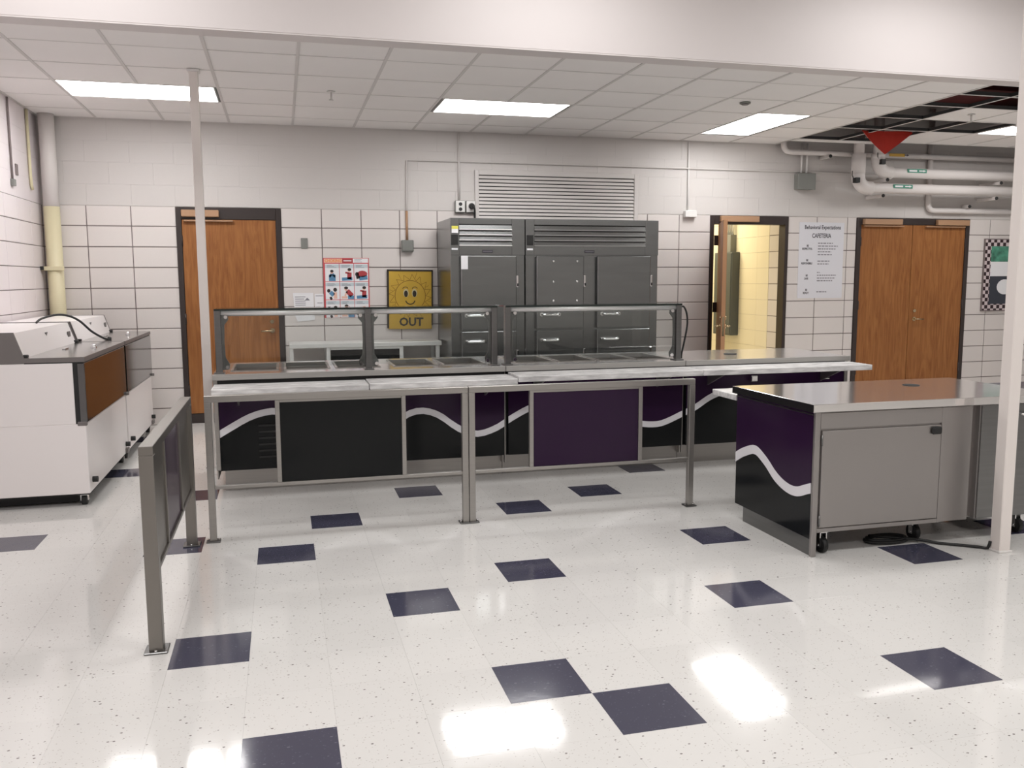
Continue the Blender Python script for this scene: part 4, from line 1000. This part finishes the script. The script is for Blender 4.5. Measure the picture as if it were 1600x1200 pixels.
# power cord on the floor
pts = []
for k in range(40):
    a = 2*math.pi*k/20+2.6; r_ = .125-.0006*k
    pts.append((2.56+r_*1.1*math.cos(a), 1.30+r_*.55*math.sin(a), .0085+.0105*(k//20)+.004))
pts += [(2.70, 1.24, .02), (2.80, 1.17, .009), (2.90, 1.10, .009), (2.97, 1.045, .009), (2.998, 1.02, .0095), (3.003, 1.01, .05)]
o = MB().tube(crom(pts, 2), .0085, 8).build('power_cord', 'rubber', None, org=(2.6, 1.27, 0)); tag(o, 'black power cord coiled under the steel cart and run to the column foot', 'cord')

# ------------------------------------------------------------------ milk coolers at left
def cooler(y0, y1, lab):
    xf, xb = -2.012, -2.965
    t = thing('milk_cooler', lab, 'cooler', ((xf+xb)/2, (y0+y1)/2, 0), 'white milk coolers')
    MB().box(xb, xf-.012, y0, y1, .085, .556, .004).box(xb, -2.085, y0, y1, .556, .965, .003).build('cabinet', 'enamel', t)
    MB().box(-2.085, -2.058, y0+.004, y1-.004, .558, .965).box(-2.37, -2.02, y0+.001, y1-.001, .962, .972).box(xb+.05, xf-.11, y0+.11, y1-.03, .008, .085).box(xb+.02, xf-.02, y0+.01, y1-.01, .075, .085).build('gasket_and_shade', 'rubber', t)  # besides the gasket, black boxes stand in for the shadow under the cabinet
    MB().box(-2.058, xf, y0, y1, .568, .962, .003).build('front_door', 'steel_mirror', t, label='steel drop-down front door')
    MB().box(-2.37, xf, y0, y1, .972, 1.002, .002).build('deck', 'steel_deck', t, label='steel top deck')
    MB().box(-2.37, xf+.001, y0-.001, y0+.002, .970, 1.0).box(xf-.002, xf+.002, y0, y1, .970, 1.0).build('deck_edge', 'cooler_grey', t)
    prof = [(-2.372, .966), (-2.372, 1.002), (-2.425, 1.165), (-2.95, 1.165), (-2.95, .966)]
    MB().prism(prof, 'y', y0+.012, y1-.012).build('lid', 'enamel', t)
    for a in (y0, y1-.012): MB().prism([(-2.368, .966), (-2.368, 1.002), (-2.421, 1.169), (-2.955, 1.169), (-2.955, .966)], 'y', a, a+.012).build('lid_end_panel', 'cooler_grey', t)
    for y in (y0+.03, y1-.03): MB().box(-2.385, -2.35, y-.022, y+.022, 1.002, 1.022, .004).build('roller', 'rubber', t)
    for y in (y1-.14,): MB().box(-2.398, -2.388, y-.04, y+.04, 1.055, 1.10, .003).build('lid_vent', 'cooler_grey', t)
    ym = (y0+y1)/2
    MB().prism([(ym-.03, 1.125), (ym-.005, 1.11), (ym-.005, 1.085), (ym+.005, 1.085), (ym+.005, 1.11), (ym+.03, 1.125), (ym+.02, 1.13), (ym, 1.118), (ym-.02, 1.13)], 'x', -2.411, -2.405).build('emblem', 'cooler_grey', t)
    MB().cyl((-2.12, ym+.12, 1.002), (-2.12, ym+.12, 1.03), .016, 10).box(-2.14, -2.10, ym+.10, ym+.14, 1.002, 1.008).build('lock_knob', 'chrome', t)
    MB().box(-2.30, -2.275, ym-.05, ym+.05, 1.002, 1.012, .002).build('latch_plate', 'chrome', t)
    for y in (y0+.10, y1-.10): MB().cyl((xf-.014, y, .16), (xf+.022, y, .16), .02, 12).build('bumper', 'rubber', t)
    MB().box(xf-.014, xf+.008, y1-.14, y1-.05, .088, .125, .003).build('drain_clip', 'cooler_grey', t)
    MB().box(-2.075, xf-.005, y0-.004, y0+.02, .545, .572, .003).cyl((xf-.01, y1-.02, .57), (xf+.02, y1-.02, .57), .014, 10).build('door_hinge', 'cooler_grey', t)
    for x in (xf-.06, xb+.08):
        for y in (y0+.06, y1-.07):
            MB().cyl((x-.016, y, .036), (x+.016, y, .036), .036, 14).build('caster_wheel', 'rubber', t)
            MB().box(x-.024, x+.024, y-.02, y+.02, .066, .09).box(x-.024, x-.018, y-.014, y+.014, .03, .07).box(x+.018, x+.024, y-.014, y+.014, .03, .07).build('caster_fork', 'chrome', t)
cooler(3.40, 4.925, 'white milk cooler nearest the camera, brown reflection on its front door')
cooler(4.985, 6.43, 'white milk cooler farther back by the corner pipe')
pts = crom([(-2.62, 4.78, 1.172), (-2.60, 4.86, 1.20), (-2.52, 4.95, 1.225), (-2.44, 5.02, 1.215), (-2.36, 5.04, 1.17), (-2.28, 5.08, 1.08), (-2.20, 5.12, 1.02), (-2.17, 5.14, 1.008)], 8)
o = MB().tube(pts, .009, 8).cyl(pts[-1], (-2.15, 5.15, 1.005), .022, 12).build('cooler_cord', 'rubber', None, org=(-2.4, 5.0, 1.1)); tag(o, 'black cord arching over the tops of the two milk coolers', 'cord')
